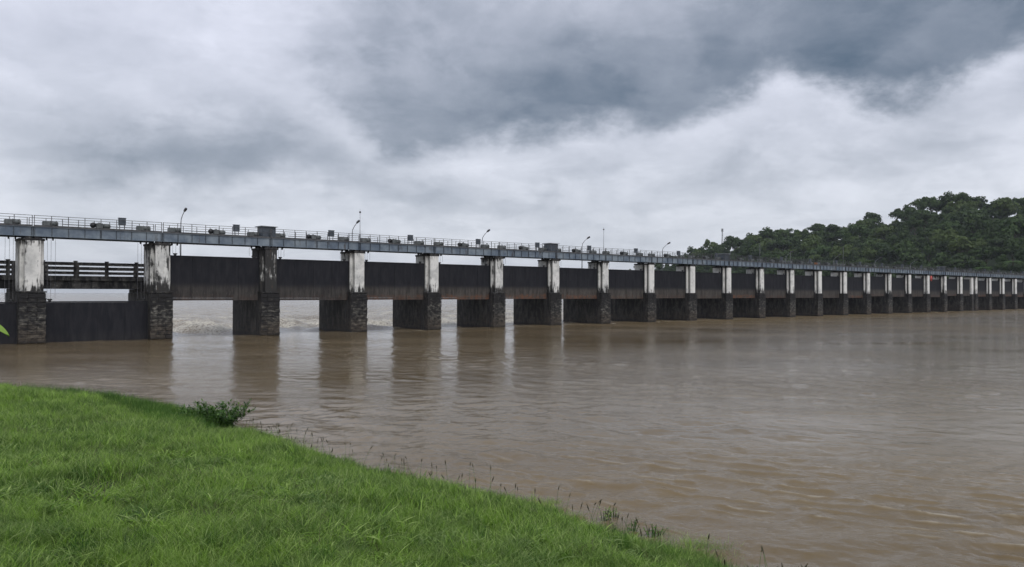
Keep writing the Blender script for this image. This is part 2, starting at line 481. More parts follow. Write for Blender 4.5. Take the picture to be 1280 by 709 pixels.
# far piers: a fit is steadier than half-pixel readings
far = np.polyfit(np.arange(6, 25), U[6:25], 1)
for i in range(13, 25): U[i] = float(np.polyval(far, i))
U += [float(np.polyval(far, i)) for i in (25, 26)]
U = [U[0] - 12.1] + U                                         # index 0 is the pier just left of the picture
NP = len(U)
ZG0, ZG1 = 10.45, 11.38                                       # girder underside and top
print('D', D, 'pitch', np.diff(U).round(2))

# ------------------------------------------------------------------ piers
def stone_mesh(seed):
    r = random.Random(seed); mb = MB()
    a, b, h = .385, .03, .215
    vs = []
    for (x, z) in ((-a, -h), (a, -h), (a, h), (-a, h)): vs.append((x + r.uniform(-.03, .03), 0.0, z + r.uniform(-.02, .02)))
    for (x, z) in ((-a, -h), (a, -h), (a, h), (-a, h)): vs.append((x * .9 + r.uniform(-.02, .02), -b - r.uniform(0, .03), z * .82 + r.uniform(-.02, .02)))
    mb.add(vs, [(0, 1, 5, 4), (1, 2, 6, 5), (2, 3, 7, 6), (3, 0, 4, 7), (4, 5, 6, 7)])
    return mb
stone_vars = [stone_mesh(i).mesh('stone', M['stone']) for i in range(6)]

def build_pier_meshes():
    H = 1.13
    b = MB()
    b.box(-H, H, .12, 9.0, -3.0, 4.96, .06)                    # body
    b.box(-H - .06, H + .06, -.02, 3.2, 4.963, 5.10, .03)        # ledge at the foot of the column
    b.box(-H + .1, H - .1, 4.0, 9.0, 4.963, 5.36, .03)            # seat of the road bridge
    base = b.mesh('base', M['dark'])
    f = MB(); f.box(-HW, HW, 0, .30, 5.105, 10.05, .035)
    col = f.mesh('column', M['white'])
    r = MB(); r.box(-1.02, 1.02, .64, .92, 5.105, 10.05, .03); r.box(-1.05, 1.05, 1.36, 3.1, 5.105, 10.05, .04)
    rear = r.mesh('rear_column', M['white'])
    web = MB(); web.box(-.46, .46, .303, .637, 5.105, 10.04); web.box(-.80, .80, .923, 1.357, 5.105, 10.04)
    web = web.mesh('gate_slot_wall', M['dark'])
    c = MB(); c.box(-.8, .8, -.03, .5, 10.053, 10.27, .03); c.box(-1.1, 1.1, .503, 3.2, 10.053, 10.27, .03)
    c.box(-.62, -.12, .05, .5, 10.273, ZG0 - .003); c.box(.12, .62, .05, .5, 10.273, ZG0 - .003)
    c.box(-.62, -.12, 2.2, 2.8, 10.273, ZG0 - .003); c.box(.12, .62, 2.2, 2.8, 10.273, ZG0 - .003)
    cap = c.mesh('bearing_cap', M['dark'])
    s = MB()
    for side in (-1, 1):
        s.box(side * 1.04 - .02, side * 1.04 + .02, .86, .93, 5.11, 9.9)
        s.box(side * 1.155 - .022, side * 1.155 + .022, .86, .93, -1, 4.9); s.box(side * 1.155 - .022, side * 1.155 + .022, 1.34, 1.41, -1, 4.9)
    guide = s.mesh('gate_guide', M['black'])
    # joined stone facing for the farther piers and for the flanks
    rr = random.Random(5); m = MB()
    for k in range(11):
        z = .23 + k * .44; off = .36 * (k % 2)
        for j in range(-1, 5):
            xa = -1.13 + j * .76 - off; xb = xa + .74
            xa, xb = max(xa, -1.12), min(xb, 1.12)
            if xb - xa < .15: continue
            d = rr.uniform(.0, .05)
            m.box(xa, xb, -.03 - d, .125, z - .20, z + .20)
    facing = m.mesh('stone_facing', M['stone'])
    m = MB()
    for k in range(7):
        z = .35 + k * .66
        for side in (-1, 1):
            m.box(side * 1.128 - .03, side * 1.128 + .03, 1.02, 8.9, z + .31, z + .335)
    boards = m.mesh('formwork_ridge', M['dark'])
    return base, col, rear, web, cap, guide, facing, boards
PM = build_pier_meshes()

stain = {1: .50, 2: .66, 3: .98, 4: .50, 5: .48, 6: .60, 7: .52, 8: .60, 9: .34, 10: .28, 11: .40, 12: .55}
pier_note = {1: 'broad white pier nearest the left edge with a stone base between the two lowered gates',
             2: 'white pier with peeling black patches between the lowered gate and the first raised gate',
             3: 'pier stained almost black between white strips, standing under the first grey kiosk',
             4: 'clean cream pier standing under the first thin mast on the walkway',
             7: 'pier with a black slot beside its white column, under the second kiosk'}
for i, u in enumerate(U):
    if i == 0: lab = 'pale concrete pier carrying the leftmost end of the walkway, just past the picture edge'
    elif i in pier_note: lab = pier_note[i]
    elif i > 25: lab = 'pale concrete pier %s the far right end of the barrage' % ('one before' if i < NP - 1 else 'standing at')
    else: lab = 'white topped black based concrete pier, %s from the left along the barrage' % ORD[i - 1]
    p = thing('barrage_pier', lab, 'pier', W(u, 0), RZ, 'piers of the barrage')
    st = stain.get(i, rnd.uniform(.2, .55))
    obj('base', PM[0], p)
    obj('column', PM[1], p, color=(st, 0, 0)); obj('rear_column', PM[2], p, color=(min(1, st + .05), 0, 0))
    obj('gate_slot_wall', PM[3], p); obj('bearing_cap', PM[4], p); obj('gate_guide', PM[5], p)
    if 1 <= i <= 4:
        q = 0
        for k in range(11):
            z = .23 + k * .44
            for j in range(3):
                x = (j - 1) * .77 * (1 if k % 2 else .98)
                s = obj('stone', stone_vars[(k * 3 + j * 5 + i) % 6], p, (x + .02 * ((k * 7 + j) % 3 - 1), .12 - .05 * ((k + j * 2 + i) % 3) / 2 - .03, z))
                q += 1
    else:
        tag(obj('stone_facing', PM[6], p), kind='stuff')
    if i == 22:
        q = MB(); q.box(-2.6, -1.3, .5, 2.6, 5.0, 10.05, .04); obj('side_column', q.mesh('side_column', M['white']), p, color=(.15, 0, 0))
        q = MB(); q.box(-2.8, -1.14, .3, 6, -3, 4.95, .04); obj('side_base', q.mesh('side_base', M['dark']), p)
    obj('formwork_ridge', PM[7], p)

# ------------------------------------------------------------------ gates
GH = 4.95
def gate_meshes():
    L = 9.74                                                   # clear width used for all; scaled to the bay
    cols = 4; cw = L / cols
    d = {}
    pl = MB(); pl.box(-cw / 2 + .012, cw / 2 - .012, 0, .05, 1.62, GH - .14); d['upper'] = pl.mesh('skin_plate', M['gate'])
    pl = MB(); pl.box(-cw / 2 + .012, cw / 2 - .012, -.002, .048, .27, 1.622); d['lower'] = pl.mesh('skin_plate', M['gate'])
    b = MB(); b.box(-L / 2, L / 2, -.012, .30, 0, .25); d['sill'] = b.mesh('bottom_beam', M['gate'])
    b = MB(); b.box(-L / 2, L / 2, -.04, .30, GH - .13, GH, .01); d['top'] = b.mesh('top_beam', M['gate'])
    b = MB()
    for z in (.9, 1.8, 2.7, 3.6, 4.4): b.box(-L / 2 + .05, L / 2 - .05, .055, .28, z - .04, z + .04)
    for k in range(1, 8): b.box(-L / 2 + k * L / 8 - .03, -L / 2 + k * L / 8 + .03, .055, .26, .26, GH - .14)
    d['frame'] = b.mesh('rear_frame', M['gate'])
    b = MB(); b.box(-.13, .13, -.03, .27, 0, GH - .02, .01); d['post'] = b.mesh('end_post', M['gate'])
    b = MB(); b.box(-.12, .12, .06, .22, 0, .24, .02); b.tube((-.2, .14, .18), (.2, .14, .18), .07, 10); d['lug'] = b.mesh('lifting_lug', M['black'])
    return d, L, cw
GM, GL, GCW = gate_meshes()
gate_z = {0: -.9, 1: -.85}
gate_note = {0: 'lowered dark steel gate cut by the left edge of the picture', 1: 'lowered near-black steel gate standing in the water under the road bridge parapet',
             2: 'raised gate over the widest opening with foaming water behind', 3: 'raised gate just right of the nearly black pier'}
rustg = {4: (.9, .55, .5), 5: (1, .9, .2), 6: (1, 1, .3), 7: (1, .9, 1), 8: (1, .35, .7), 9: (1, .3, .2), 10: (1, .2, .1), 11: (1, 1, .1), 12: (.9, .4, .1)}
for b in range(NP - 1):
    ua, ub = U[b], U[b + 1]; uc = (ua + ub) / 2
    clear = (ub - ua) - 1.36 - .34
    zb = gate_z.get(b, 4.1 + rnd.uniform(-.05, .06) + (0.0 if b < 16 else rnd.choice([0, .2, -.2, .35])))
    lab = gate_note.get(b)
    if not lab:
        if b >= NP - 2: lab = 'raised steel gate at the far right end of the barrage'
        else: lab = 'raised steel gate with silt band, filling the %s bay after the two lowered gates' % ORD[b - 2]
    g = thing('sluice_gate', lab, 'gate', W(uc, 1.0, zb), RZ, 'steel gates between the piers')
    g.scale = (clear / GL, 1, 1)
    c = rustg.get(b, (.75 + .25 * rnd.random(), rnd.choice([.15, .3, .8]), rnd.random() * .6)) if b > 3 else ((.12, 0, 0) if b < 2 else (.65, .15, .5))
    for k in range(4):
        x = -GL / 2 + GCW * (k + .5)
        obj('skin_plate', GM['upper'], g, (x, 0, 0), c)
        obj('skin_plate', GM['lower'], g, (x, 0, 0), c)
    obj('bottom_beam', GM['sill'], g, color=c); obj('top_beam', GM['top'], g, color=c); obj('rear_frame', GM['frame'], g, color=c)
    for s in (-1, 1): obj('end_post', GM['post'], g, (s * (GL / 2 + .02), 0, 0), c)
    for s in (-1, 1): obj('lifting_lug', GM['lug'], g, (s * (GL / 2 - .75), 0, GH - .003))

# ------------------------------------------------------------------ operating walkway
WF, WB = -.02, 3.02                                            # front and rear face of the walkway
def span_meshes(L=12.0):
    d = {}
    g = MB(); h = L / 2 - .035
    g.box(-h, h, .09, .13, ZG0 + .035, ZG1 - .035); g.box(-h, h, 0, .24, ZG0, ZG0 + .034); g.box(-h, h, 0, .24, ZG1 - .034, ZG1)
    d['girder'] = g.mesh('girder', M['girder'])
    s = MB(); s.box(-.022, .022, .012, .088, ZG0 + .036, ZG1 - .036); d['stiff'] = s.mesh('stiffener', M['stiff'])
    s = MB(); s.box(-.09, .09, .06, .088, ZG0 + .036, ZG1 - .036); d['splice'] = s.mesh('splice_plate', M['stiff'])
    k = MB(); k.box(-h, h, -.02, 3.06, ZG1 + .003, ZG1 + .06); d['deck'] = k.mesh('deck_plate', M['deck'])
    c = MB()
    for j in range(7): c.box(-h + .2 + j * (2 * h - .4) / 6 - .05, -h + .2 + j * (2 * h - .4) / 6 + .05, .26, 2.78, ZG0 + .25, ZG1 - .04)
    d['cross'] = c.mesh('cross_beam', M['stiff'])
    p = MB(); p.box(-.028, .028, -.028, .028, ZG1 + .063, ZG1 + 1.13); p.box(-.07, .07, -.05, .05, ZG1 + .0605, ZG1 + .075); d['post'] = p.mesh('rail_post', M['rail'])
    for nm, z, r in (('top_rail', 1.11, .024), ('middle_rail', .62, .018)):
        q = MB(); q.tube((-h, 0, ZG1 + z), (h, 0, ZG1 + z), r, 8); d[nm] = q.mesh(nm, M['rail'])
    q = MB(); q.box(-h, h, -.012, .012, ZG1 + .064, ZG1 + .19); d['toe'] = q.mesh('toe_board', M['rail'])
    a = MB()
    for j in range(9):
        x = -h + .05 + j * (2 * h - .1) / 8; a.box(x - .028, x + .028, -.028, .028, ZG1 + .063, ZG1 + 1.13)
    d['posts'] = a.mesh('rail_post', M['rail'])
    a = MB()
    for j in range(9):
        x = -h + .1 + j * (2 * h - .2) / 8; a.box(x - .07, x + .07, .012, .088, ZG0 + .036, ZG1 - .036)
    d['stiffs'] = a.mesh('stiffener', M['stiff'])
    return d, h
SM, SH = span_meshes()
for b in range(NP - 1):
    ua, ub = U[b], U[b + 1]; uc = (ua + ub) / 2
    if b == 0: lab = 'walkway span at the left edge, its blue girder ending over the broad white pier'
    elif b == 1: lab = 'blue-grey walkway span with railings above the lowered gate and road bridge'
    elif b == NP - 2: lab = 'farthest walkway span with railings at the right end of the barrage'
    else: lab = 'steel walkway span with railings over the %s raised gate from the left' % ORD[b - 2]
    s = thing('walkway_span', lab, 'walkway', W(uc, 0), RZ, 'walkway spans on the piers')
    s.scale = ((ub - ua) / 12.0, 1, 1)
    obj('girder', SM['girder'], s, (0, WF, 0)); g2 = obj('girder', SM['girder'], s, (0, WB, 0)); g2.scale = (1, -1, 1)
    obj('deck_plate', SM['deck'], s); obj('cross_beam', SM['cross'], s)
    for w in (WF + .06, WB - .06):
        obj('top_rail', SM['top_rail'], s, (0, w, 0)); obj('middle_rail', SM['middle_rail'], s, (0, w, 0)); obj('toe_board', SM['toe'], s, (0, w, 0))
        if b <= 9:
            for j in range(9): obj('rail_post', SM['post'], s, (-SH + .05 + j * (2 * SH - .1) / 8, w, 0))
        else: obj('rail_post', SM['posts'], s, (0, w, 0))
    if b <= 9:
        for j in range(9):
            x = -SH + .1 + j * (2 * SH - .2) / 8
            obj('splice_plate' if j == 4 else 'stiffener', SM['splice'] if j == 4 else SM['stiff'], s, (x, WF, 0))
    else: obj('stiffener', SM['stiffs'], s, (0, WF, 0))

# ------------------------------------------------------------------ hoists, drives, control boxes, kiosks, masts
zd = ZG1 + .062
def hoist_parts():
    d = {}
    a = MB(); a.box(-.75, .75, -.42, .42, 0, .12, .02); a.box(-.6, .05, -.34, .34, .123, .66, .07); d['gearbox'] = a.mesh('gearbox', M['hoist'])
    a = MB(); a.tube((.08, 0, .42), (.62, 0, .42), .24, 14); a.tube((.6, 0, .42), (.66, 0, .42), .31, 16); a.tube((.06, 0, .42), (.12, 0, .42), .31, 16); d['drum'] = a.mesh('rope_drum', M['hoist'])
    a = MB(); a.box(.67, .76, -.2, .2, .123, .6, .02); d['bracket'] = a.mesh('bearing_bracket', M['hoist'])
    a = MB(); a.tube((-.05, 0, 0), (.05, 0, 0), .17, 14); a.box(-.07, -.055, -.05, .05, -.05, .42); a.box(.055, .07, -.05, .05, -.05, .42); d['pulley'] = a.mesh('pulley', M['black'])
    return d
HP = hoist_parts()
def cable_mesh(length):
    a = MB(); a.tube((0, 0, 0), (0, 0, -length), .014, 5, cap=False); return a.mesh('cable', M['cable'])
def drive_parts():
    d = {}
    a = MB(); a.box(-1.0, 1.0, -.4, .4, 0, .16, .02); a.box(-.35, .25, -.32, .32, .163, .72, .05); a.tube((-.05, 0, .70), (-.05, 0, .80), .12, 10); d['gearbox'] = a.mesh('gearbox', M['hoist'])
    a = MB(); a.tube((.3, 0, .44), (.92, 0, .44), .21, 14); a.tube((.92, 0, .44), (1.0, 0, .44), .16, 12)
    for k in range(8):
        th = k * math.pi / 4; a.box(.36, .88, .20 * math.cos(th) - .01 if False else .2 * math.cos(th) - .012, .2 * math.cos(th) + .012, .44 + .2 * math.sin(th) - .012, .44 + .23 * math.sin(th) + .012)
    d['motor'] = a.mesh('motor', M['hoist'])
    a = MB(); a.tube((-.62, -.12, .5), (-.62, .12, .5), .28, 16); a.tube((-.8, 0, .44), (-.4, 0, .44), .05, 8); d['wheel'] = a.mesh('brake_wheel', M['black'])
    return d
DP = drive_parts()
sh = MB(); sh.tube((0, 0, 0), (1, 0, 0), .035, 8); shaft = sh.mesh('line_shaft', M['rail'])
a = MB(); a.box(-.34, .34, -.16, .16, .55, 1.28, .02); a.box(-.38, .38, -.2, .2, 1.283, 1.33, .01); cb_box = a.mesh('cabinet', M['box'])
a = MB(); a.box(-.26, -.2, -.03, .03, 0, .55); a.box(.2, .26, -.03, .03, 0, .55); cb_leg = a.mesh('stand', M['rail'])
a = MB(); a.box(-.27, .27, -.178, -.162, .60, 1.22, .004); a.box(.18, .22, -.20, -.179, .86, .98); cb_door = a.mesh('door', M['box'])
def bay_name(b):
    if b == 0: return 'the lowered gate at the left edge'
    if b == 1: return 'the lowered gate in front of the road bridge'
    return 'the %s raised gate from the left' % ORD[b - 2]
for b in range(NP - 1):
    ua, ub = U[b], U[b + 1]; uc = (ua + ub) / 2; hw = (ub - ua) / 2
    gz = gate_z.get(b, 4.1) + GH + .24
    cm = cable_mesh(10.28 - gz)
    dh = (ub - ua - 1.7) / 2 - .75
    for s in (-1, 1):
        h = thing('rope_hoist', 'grey rope hoist at %s end over %s' % ('left' if s < 0 else 'right', bay_name(b)), 'hoist',
                  W(uc + s * dh, 1.5, zd), RZ, 'rope hoists along the walkway')
        obj('gearbox', HP['gearbox'], h); obj('rope_drum', HP['drum'], h); obj('bearing_bracket', HP['bracket'], h)
        if b < 14:
            for x in (-.28, .28): obj('pulley', HP['pulley'], h, (x, -.32, 10.32 - zd))
            for x in (-.55, -.2, .12, .5): obj('cable', cm, h, (x, -.36, 10.28 - zd))
    dr = thing('hoist_drive', 'grey hoist motor and gearbox above %s' % bay_name(b), 'motor', W(uc + .2, 1.5, zd), RZ, 'motor drives along the walkway')
    for k, nm in (('gearbox', 'gearbox'), ('motor', 'motor'), ('wheel', 'brake_wheel')): obj(nm, DP[k], dr)
    for s in (-1, 1):
        l = obj('line_shaft', shaft, dr, ((1.0 if s > 0 else -.35) * 1.0, 0, .42)); l.scale = (s * (dh - 1.55 - .2 * s), 1, 1)
    cbx = thing('control_box', 'square slate control box above %s' % bay_name(b), 'control box', W(uc + 2.05, .35, zd), RZ, 'control boxes along the walkway')
    obj('cabinet', cb_box, cbx); obj('stand', cb_leg, cbx); obj('door', cb_door, cbx)

def kiosk(i, order):
    k = thing('control_kiosk', '%s grey sheet metal kiosk from the left with an overhanging flat roof on the walkway' % order, 'kiosk', W(U[i] - .1, .35, zd), RZ, 'kiosks on the walkway')
    a = MB(); a.box(-.82, .82, 0, 1.5, 0, 1.28, .015); obj('cabin', a.mesh('cabin', M['box']), k)
    for j in range(4):
        a = MB(); a.box(-.78 + j * .4, -.78 + j * .4 + .36, -.022, -.004, .08, 1.2, .004); obj('wall_panel', a.mesh('wall_panel', M['box']), k)
    a = MB(); a.add([(-1.05, -.22, 1.30), (1.0, -.22, 1.285), (1.0, 1.7, 1.285), (-1.05, 1.7, 1.30), (-1.05, -.22, 1.39), (1.0, -.22, 1.36), (1.0, 1.7, 1.36), (-1.05, 1.7, 1.39)],
                    [(0, 3, 2, 1), (4, 5, 6, 7), (0, 1, 5, 4), (1, 2, 6, 5), (2, 3, 7, 6), (3, 0, 4, 7)]); obj('roof', a.mesh('roof', M['roof']), k)
for i, o in ((3, 'first'), (7, 'second'), (11, 'third'), (20, 'fourth')): kiosk(i, o)

mast_lab = {4: 'thin grey mast with a small head beside the first street lamp on the walkway rail', 8: 'thin straight mast with a small head rising from the walkway left of the wooded hill',
            12: 'thin pale mast on the walkway before the middle of the wooded slope', 15: 'tallest looking thin pole on the far walkway before the hill, with a wire reaching left', 13: 'short pale pole on the walkway just right of the slope mast'}
for i, hh in ((4, 3.9), (8, 4.2), (12, 3.6), (13, 2.6), (15, 4.4)):
    m_ = thing('lightning_mast', mast_lab[i], 'mast', W(U[i] + (.35 if i == 4 else .1), .6, zd), RZ, 'thin masts on the walkway')
    a = MB(); a.tube((0, 0, 0), (0, 0, hh), .045, 8, .025); a.box(-.09, .09, -.09, .09, 0, .02); obj('pole', a.mesh('pole', M['galv']), m_)
    a = MB(); a.box(-.1, .1, -.08, .08, hh - .12, hh + .1, .02); a.tube((0, 0, hh + .1), (0, 0, hh + .4), .01, 5); obj('head', a.mesh('head', M['lamp']), m_)

rp = thing('danger_disc', 'small round red board hung under the far walkway against a gate', 'sign', W(U[19] + 1.75, -.05, 9.3), RZ)
a = MB(); a.tube((0, 0, 0), (0, .05, 0), .78, 24); obj('disc', a.mesh('disc', M['red']), rp)
a = MB(); a.tube((0, .025, .78), (0, .025, ZG0 - 9.2 + .02), .02, 6); obj('hanger', a.mesh('hanger', M['rail']), rp)
ob = thing('orange_crate', 'small orange crate on the far walkway in front of the hill', 'crate', W(U[14] - .5, .8, zd), RZ)
a = MB(); a.box(-.3, .3, -.25, .25, 0, .55, .03); obj('body', a.mesh('body', M['orange']), ob)
a = MB(); a.box(-.33, .33, -.28, .28, .553, .6, .01); obj('lid', a.mesh('lid', M['orange']), ob)

# ------------------------------------------------------------------ road bridge behind the gates
B0, B1 = 4.25, 8.85
br = thing('road_bridge', 'dark concrete road bridge with a three-rail parapet behind the lowered gates', 'bridge', W(0, 0), RZ)
post = MB(); post.box(-.17, .17, -.11, .11, 6.52, 8.22, .02); post.box(-.2, .2, -.14, .14, 8.223, 8.30, .02); post = post.mesh('parapet_post', M['bridge'])
for b in range(NP - 1):
    ua, ub = U[b] + .01, U[b + 1] - .01; L = ub - ua
    def seg(name, y0, y1, z0, z1, mat='bridge', c=.02):
        q = MB(); q.box(ua, ub, y0, y1, z0, z1, c); return obj(name, q.mesh(name, M[mat]), br)
    seg('deck_slab', B0 - .25, B1 + .25, 6.22, 6.50, 'bridge')
    near_n = 4 if b <= 2 else 0
    if b <= 2:
        for y in (B0 + .1, B0 + 1.4, B0 + 2.8, B1 - .5): seg('bridge_beam', y, y + .4, 5.37, 6.217)
        for j in range(1, 6):
            q = MB(); x = ua + L * j / 6; q.box(x - .12, x + .12, B0 - .02, B0 + .097, 5.40, 6.21, .01); obj('beam_rib', q.mesh('beam_rib', M['dark']), br)
    else: seg('bridge_beam', B0 + .1, B1 - .1, 5.37, 6.217)
    for y in (B0 - .1, B1 + .1):
        for z0, z1 in ((7.96, 8.16), (7.46, 7.68), (6.98, 7.18)): seg('parapet_rail', y - .07, y + .07, z0, z1)
        seg('kerb', y - .14, y + .14, 6.503, 6.72, c=.03)
        if b <= 2:
            n = 4
            for j in range(n): obj('parapet_post', post, br, (ua + L * (j + .5) / n + (1.1 if y > B0 + 1 else 0), y, 0))
        else:
            q = MB()
            for j in range(4): x = ua + L * (j + .5) / 4; q.box(x - .17, x + .17, y - .11, y + .11, 6.725, 8.25)
            obj('parapet_post', q.mesh('parapet_post', M['bridge']), br)

# street lamps on the road bridge, one every second bay
lamp_v = D + B1 - .25
lamp_px = [(225.5, 14.9), (440, 14.7), (602.5, 14.6), (727.5, 14.6), (828, 14.7)]
ul = [u_at(x, lamp_v) for x, _ in lamp_px]
step = (ul[-1] - ul[0]) / 4
while len(ul) < 10: ul.append(ul[-1] + step)
lamp_lab = ['tall street lamp with curved top rising behind the first raised gate', 'street lamp with bent arm standing next to the thin mast', 'street lamp with slanted arm, third from the left',
            'street lamp with slanted arm beside a control box, above the far blue hill', 'small street lamp at the left foot of the wooded hill'] + \
           ['tiny street lamp before the wooded slope, %s of the lamps from the left' % ORD[k] for k in range(5, 10)]
a = MB(); a.path([(0, 0, 6.5), (0, 0, 9), (0, 0, 13.2)], [.10, .085, .065], 8); a.path([(0, 0, 13.2), (0, -.12, 13.75), (0, -.6, 14.2), (0, -1.3, 14.62)], [.055, .05, .045, .04], 8); lp = a.mesh('lamp_pole', M['galv'])
a = MB(); a.box(-.16, .16, -.16, .16, 6.503, 6.9, .03); lb = a.mesh('pole_base', M['bridge'])
a = MB(); a.path([(0, -1.2, 14.56), (0, -1.4, 14.68), (0, -1.85, 14.86), (0, -1.95, 14.88)], [.06, .15, .15, .05], 10); lh = a.mesh('lamp_head', M['lamp'])
for k, u in enumerate(ul):
    l = thing('street_lamp', lamp_lab[k], 'street lamp', W(u, B1 - .25), RZ, 'street lamps on the road bridge')
    obj('lamp_pole', lp, l); obj('pole_base', lb, l); obj('lamp_head', lh, l)

# ------------------------------------------------------------------ terrain: near bank
shore = np.array([(-260, 75), (-120, 62), (-60, 47), (-38, 39.5), (-27.5, 36.5), (-18.5, 34.6), (-13.9, 32.0), (-10.5, 28.2), (-5.8, 23.0), (-2.9, 20.3), (-.2, 18.2), (1.9, 15.8), (3.1, 14.3), (4.0, 13.0),
                  (7.0, 8.5), (11, 2), (17, -7), (26, -22), (40, -50), (60, -120)], float)
def shore_dist(P):
    """signed distance to the waterline, positive on land"""
    best = np.full(len(P), 1e9); sign = np.ones(len(P))
    for a_, b_ in zip(shore[:-1], shore[1:]):
        d = b_ - a_; L2 = d @ d
        tt = np.clip(((P - a_) @ d) / L2, 0, 1); q = a_ + tt[:, None] * d
        e = P - q; dist = np.hypot(e[:, 0], e[:, 1])
        cr = d[0] * (P[:, 1] - a_[1]) - d[1] * (P[:, 0] - a_[0])
        upd = dist < best
        best = np.where(upd, dist, best); sign = np.where(upd, np.where(cr < 0, 1, -1), sign)
    return best * sign
def vnoise(P, s, seed=0):
    """cheap smooth value noise, vectorised"""
    q = P * s + seed * 17.3; i = np.floor(q).astype(int); f = q - i; f = f * f * (3 - 2 * f)
    def h(ix, iy):
        n = (ix * 374761393 + iy * 668265263 + seed * 69069) & 0x7fffffff; n = (n ^ (n >> 13)) * 1274126177 & 0x7fffffff
        return ((n ^ (n >> 16)) & 0xffff) / 65535.0
    a = h(i[:, 0], i[:, 1]); b = h(i[:, 0] + 1, i[:, 1]); c = h(i[:, 0], i[:, 1] + 1); d = h(i[:, 0] + 1, i[:, 1] + 1)
    return (a * (1 - f[:, 0]) + b * f[:, 0]) * (1 - f[:, 1]) + (c * (1 - f[:, 0]) + d * f[:, 0]) * f[:, 1]
def fbm(P, s, o=4, seed=0):
    r = 0; a = .5
    for k in range(o): r = r + a * (vnoise(P, s * 2 ** k, seed + k) - .5); a *= .5
    return r
def bank_h(P):
    s = shore_dist(P)
    inl = np.clip(s, 0, None)
    h = 2.75 * (1 - np.exp(-inl / 8.0))
    h = np.where(s < 0, np.maximum(s * .35, -3.0), h) - .03
    return h + (fbm(P, .28, 4, 3) * .50 + fbm(P, 1.6, 2, 9) * .10) * np.clip(inl / 2, 0, 1)
def grid(xs, ys):
    X, Y = np.meshgrid(xs, ys); P = np.stack([X.ravel(), Y.ravel()], 1); nx, ny = len(xs), len(ys)
    i = np.arange(nx * ny).reshape(ny, nx)
    F = np.stack([i[:-1, :-1].ravel(), i[:-1, 1:].ravel(), i[1:, 1:].ravel(), i[1:, :-1].ravel()], 1)
    return P, F
xs = np.concatenate([np.linspace(-260, -50, 30), np.linspace(-49.7, 14, 215), np.linspace(15, 70, 40)])
ys = np.concatenate([np.linspace(-150, -5, 30), np.linspace(-4.7, 48, 178), np.linspace(49, 85, 25)])
P, F = grid(xs, ys); sd = shore_dist(P)
keep = sd > -6; F = F[keep[F].any(axis=1)]
used = np.unique(F); remap = -np.ones(len(P), int); remap[used] = np.arange(len(used))
V = np.column_stack([P, bank_h(P)])[used]
bank = obj('riverbank', npmesh('riverbank', V, remap[F], M['soil'], True)); tag(bank, kind='structure')

# ------------------------------------------------------------------ river bed (the ground sheet under everything) and the river
gb = MB(); gb.box(-9000, 9000, -9000, 9000, -8, -3.2); tag(obj('riverbed', gb.mesh('riverbed', M['bed'])), kind='structure')

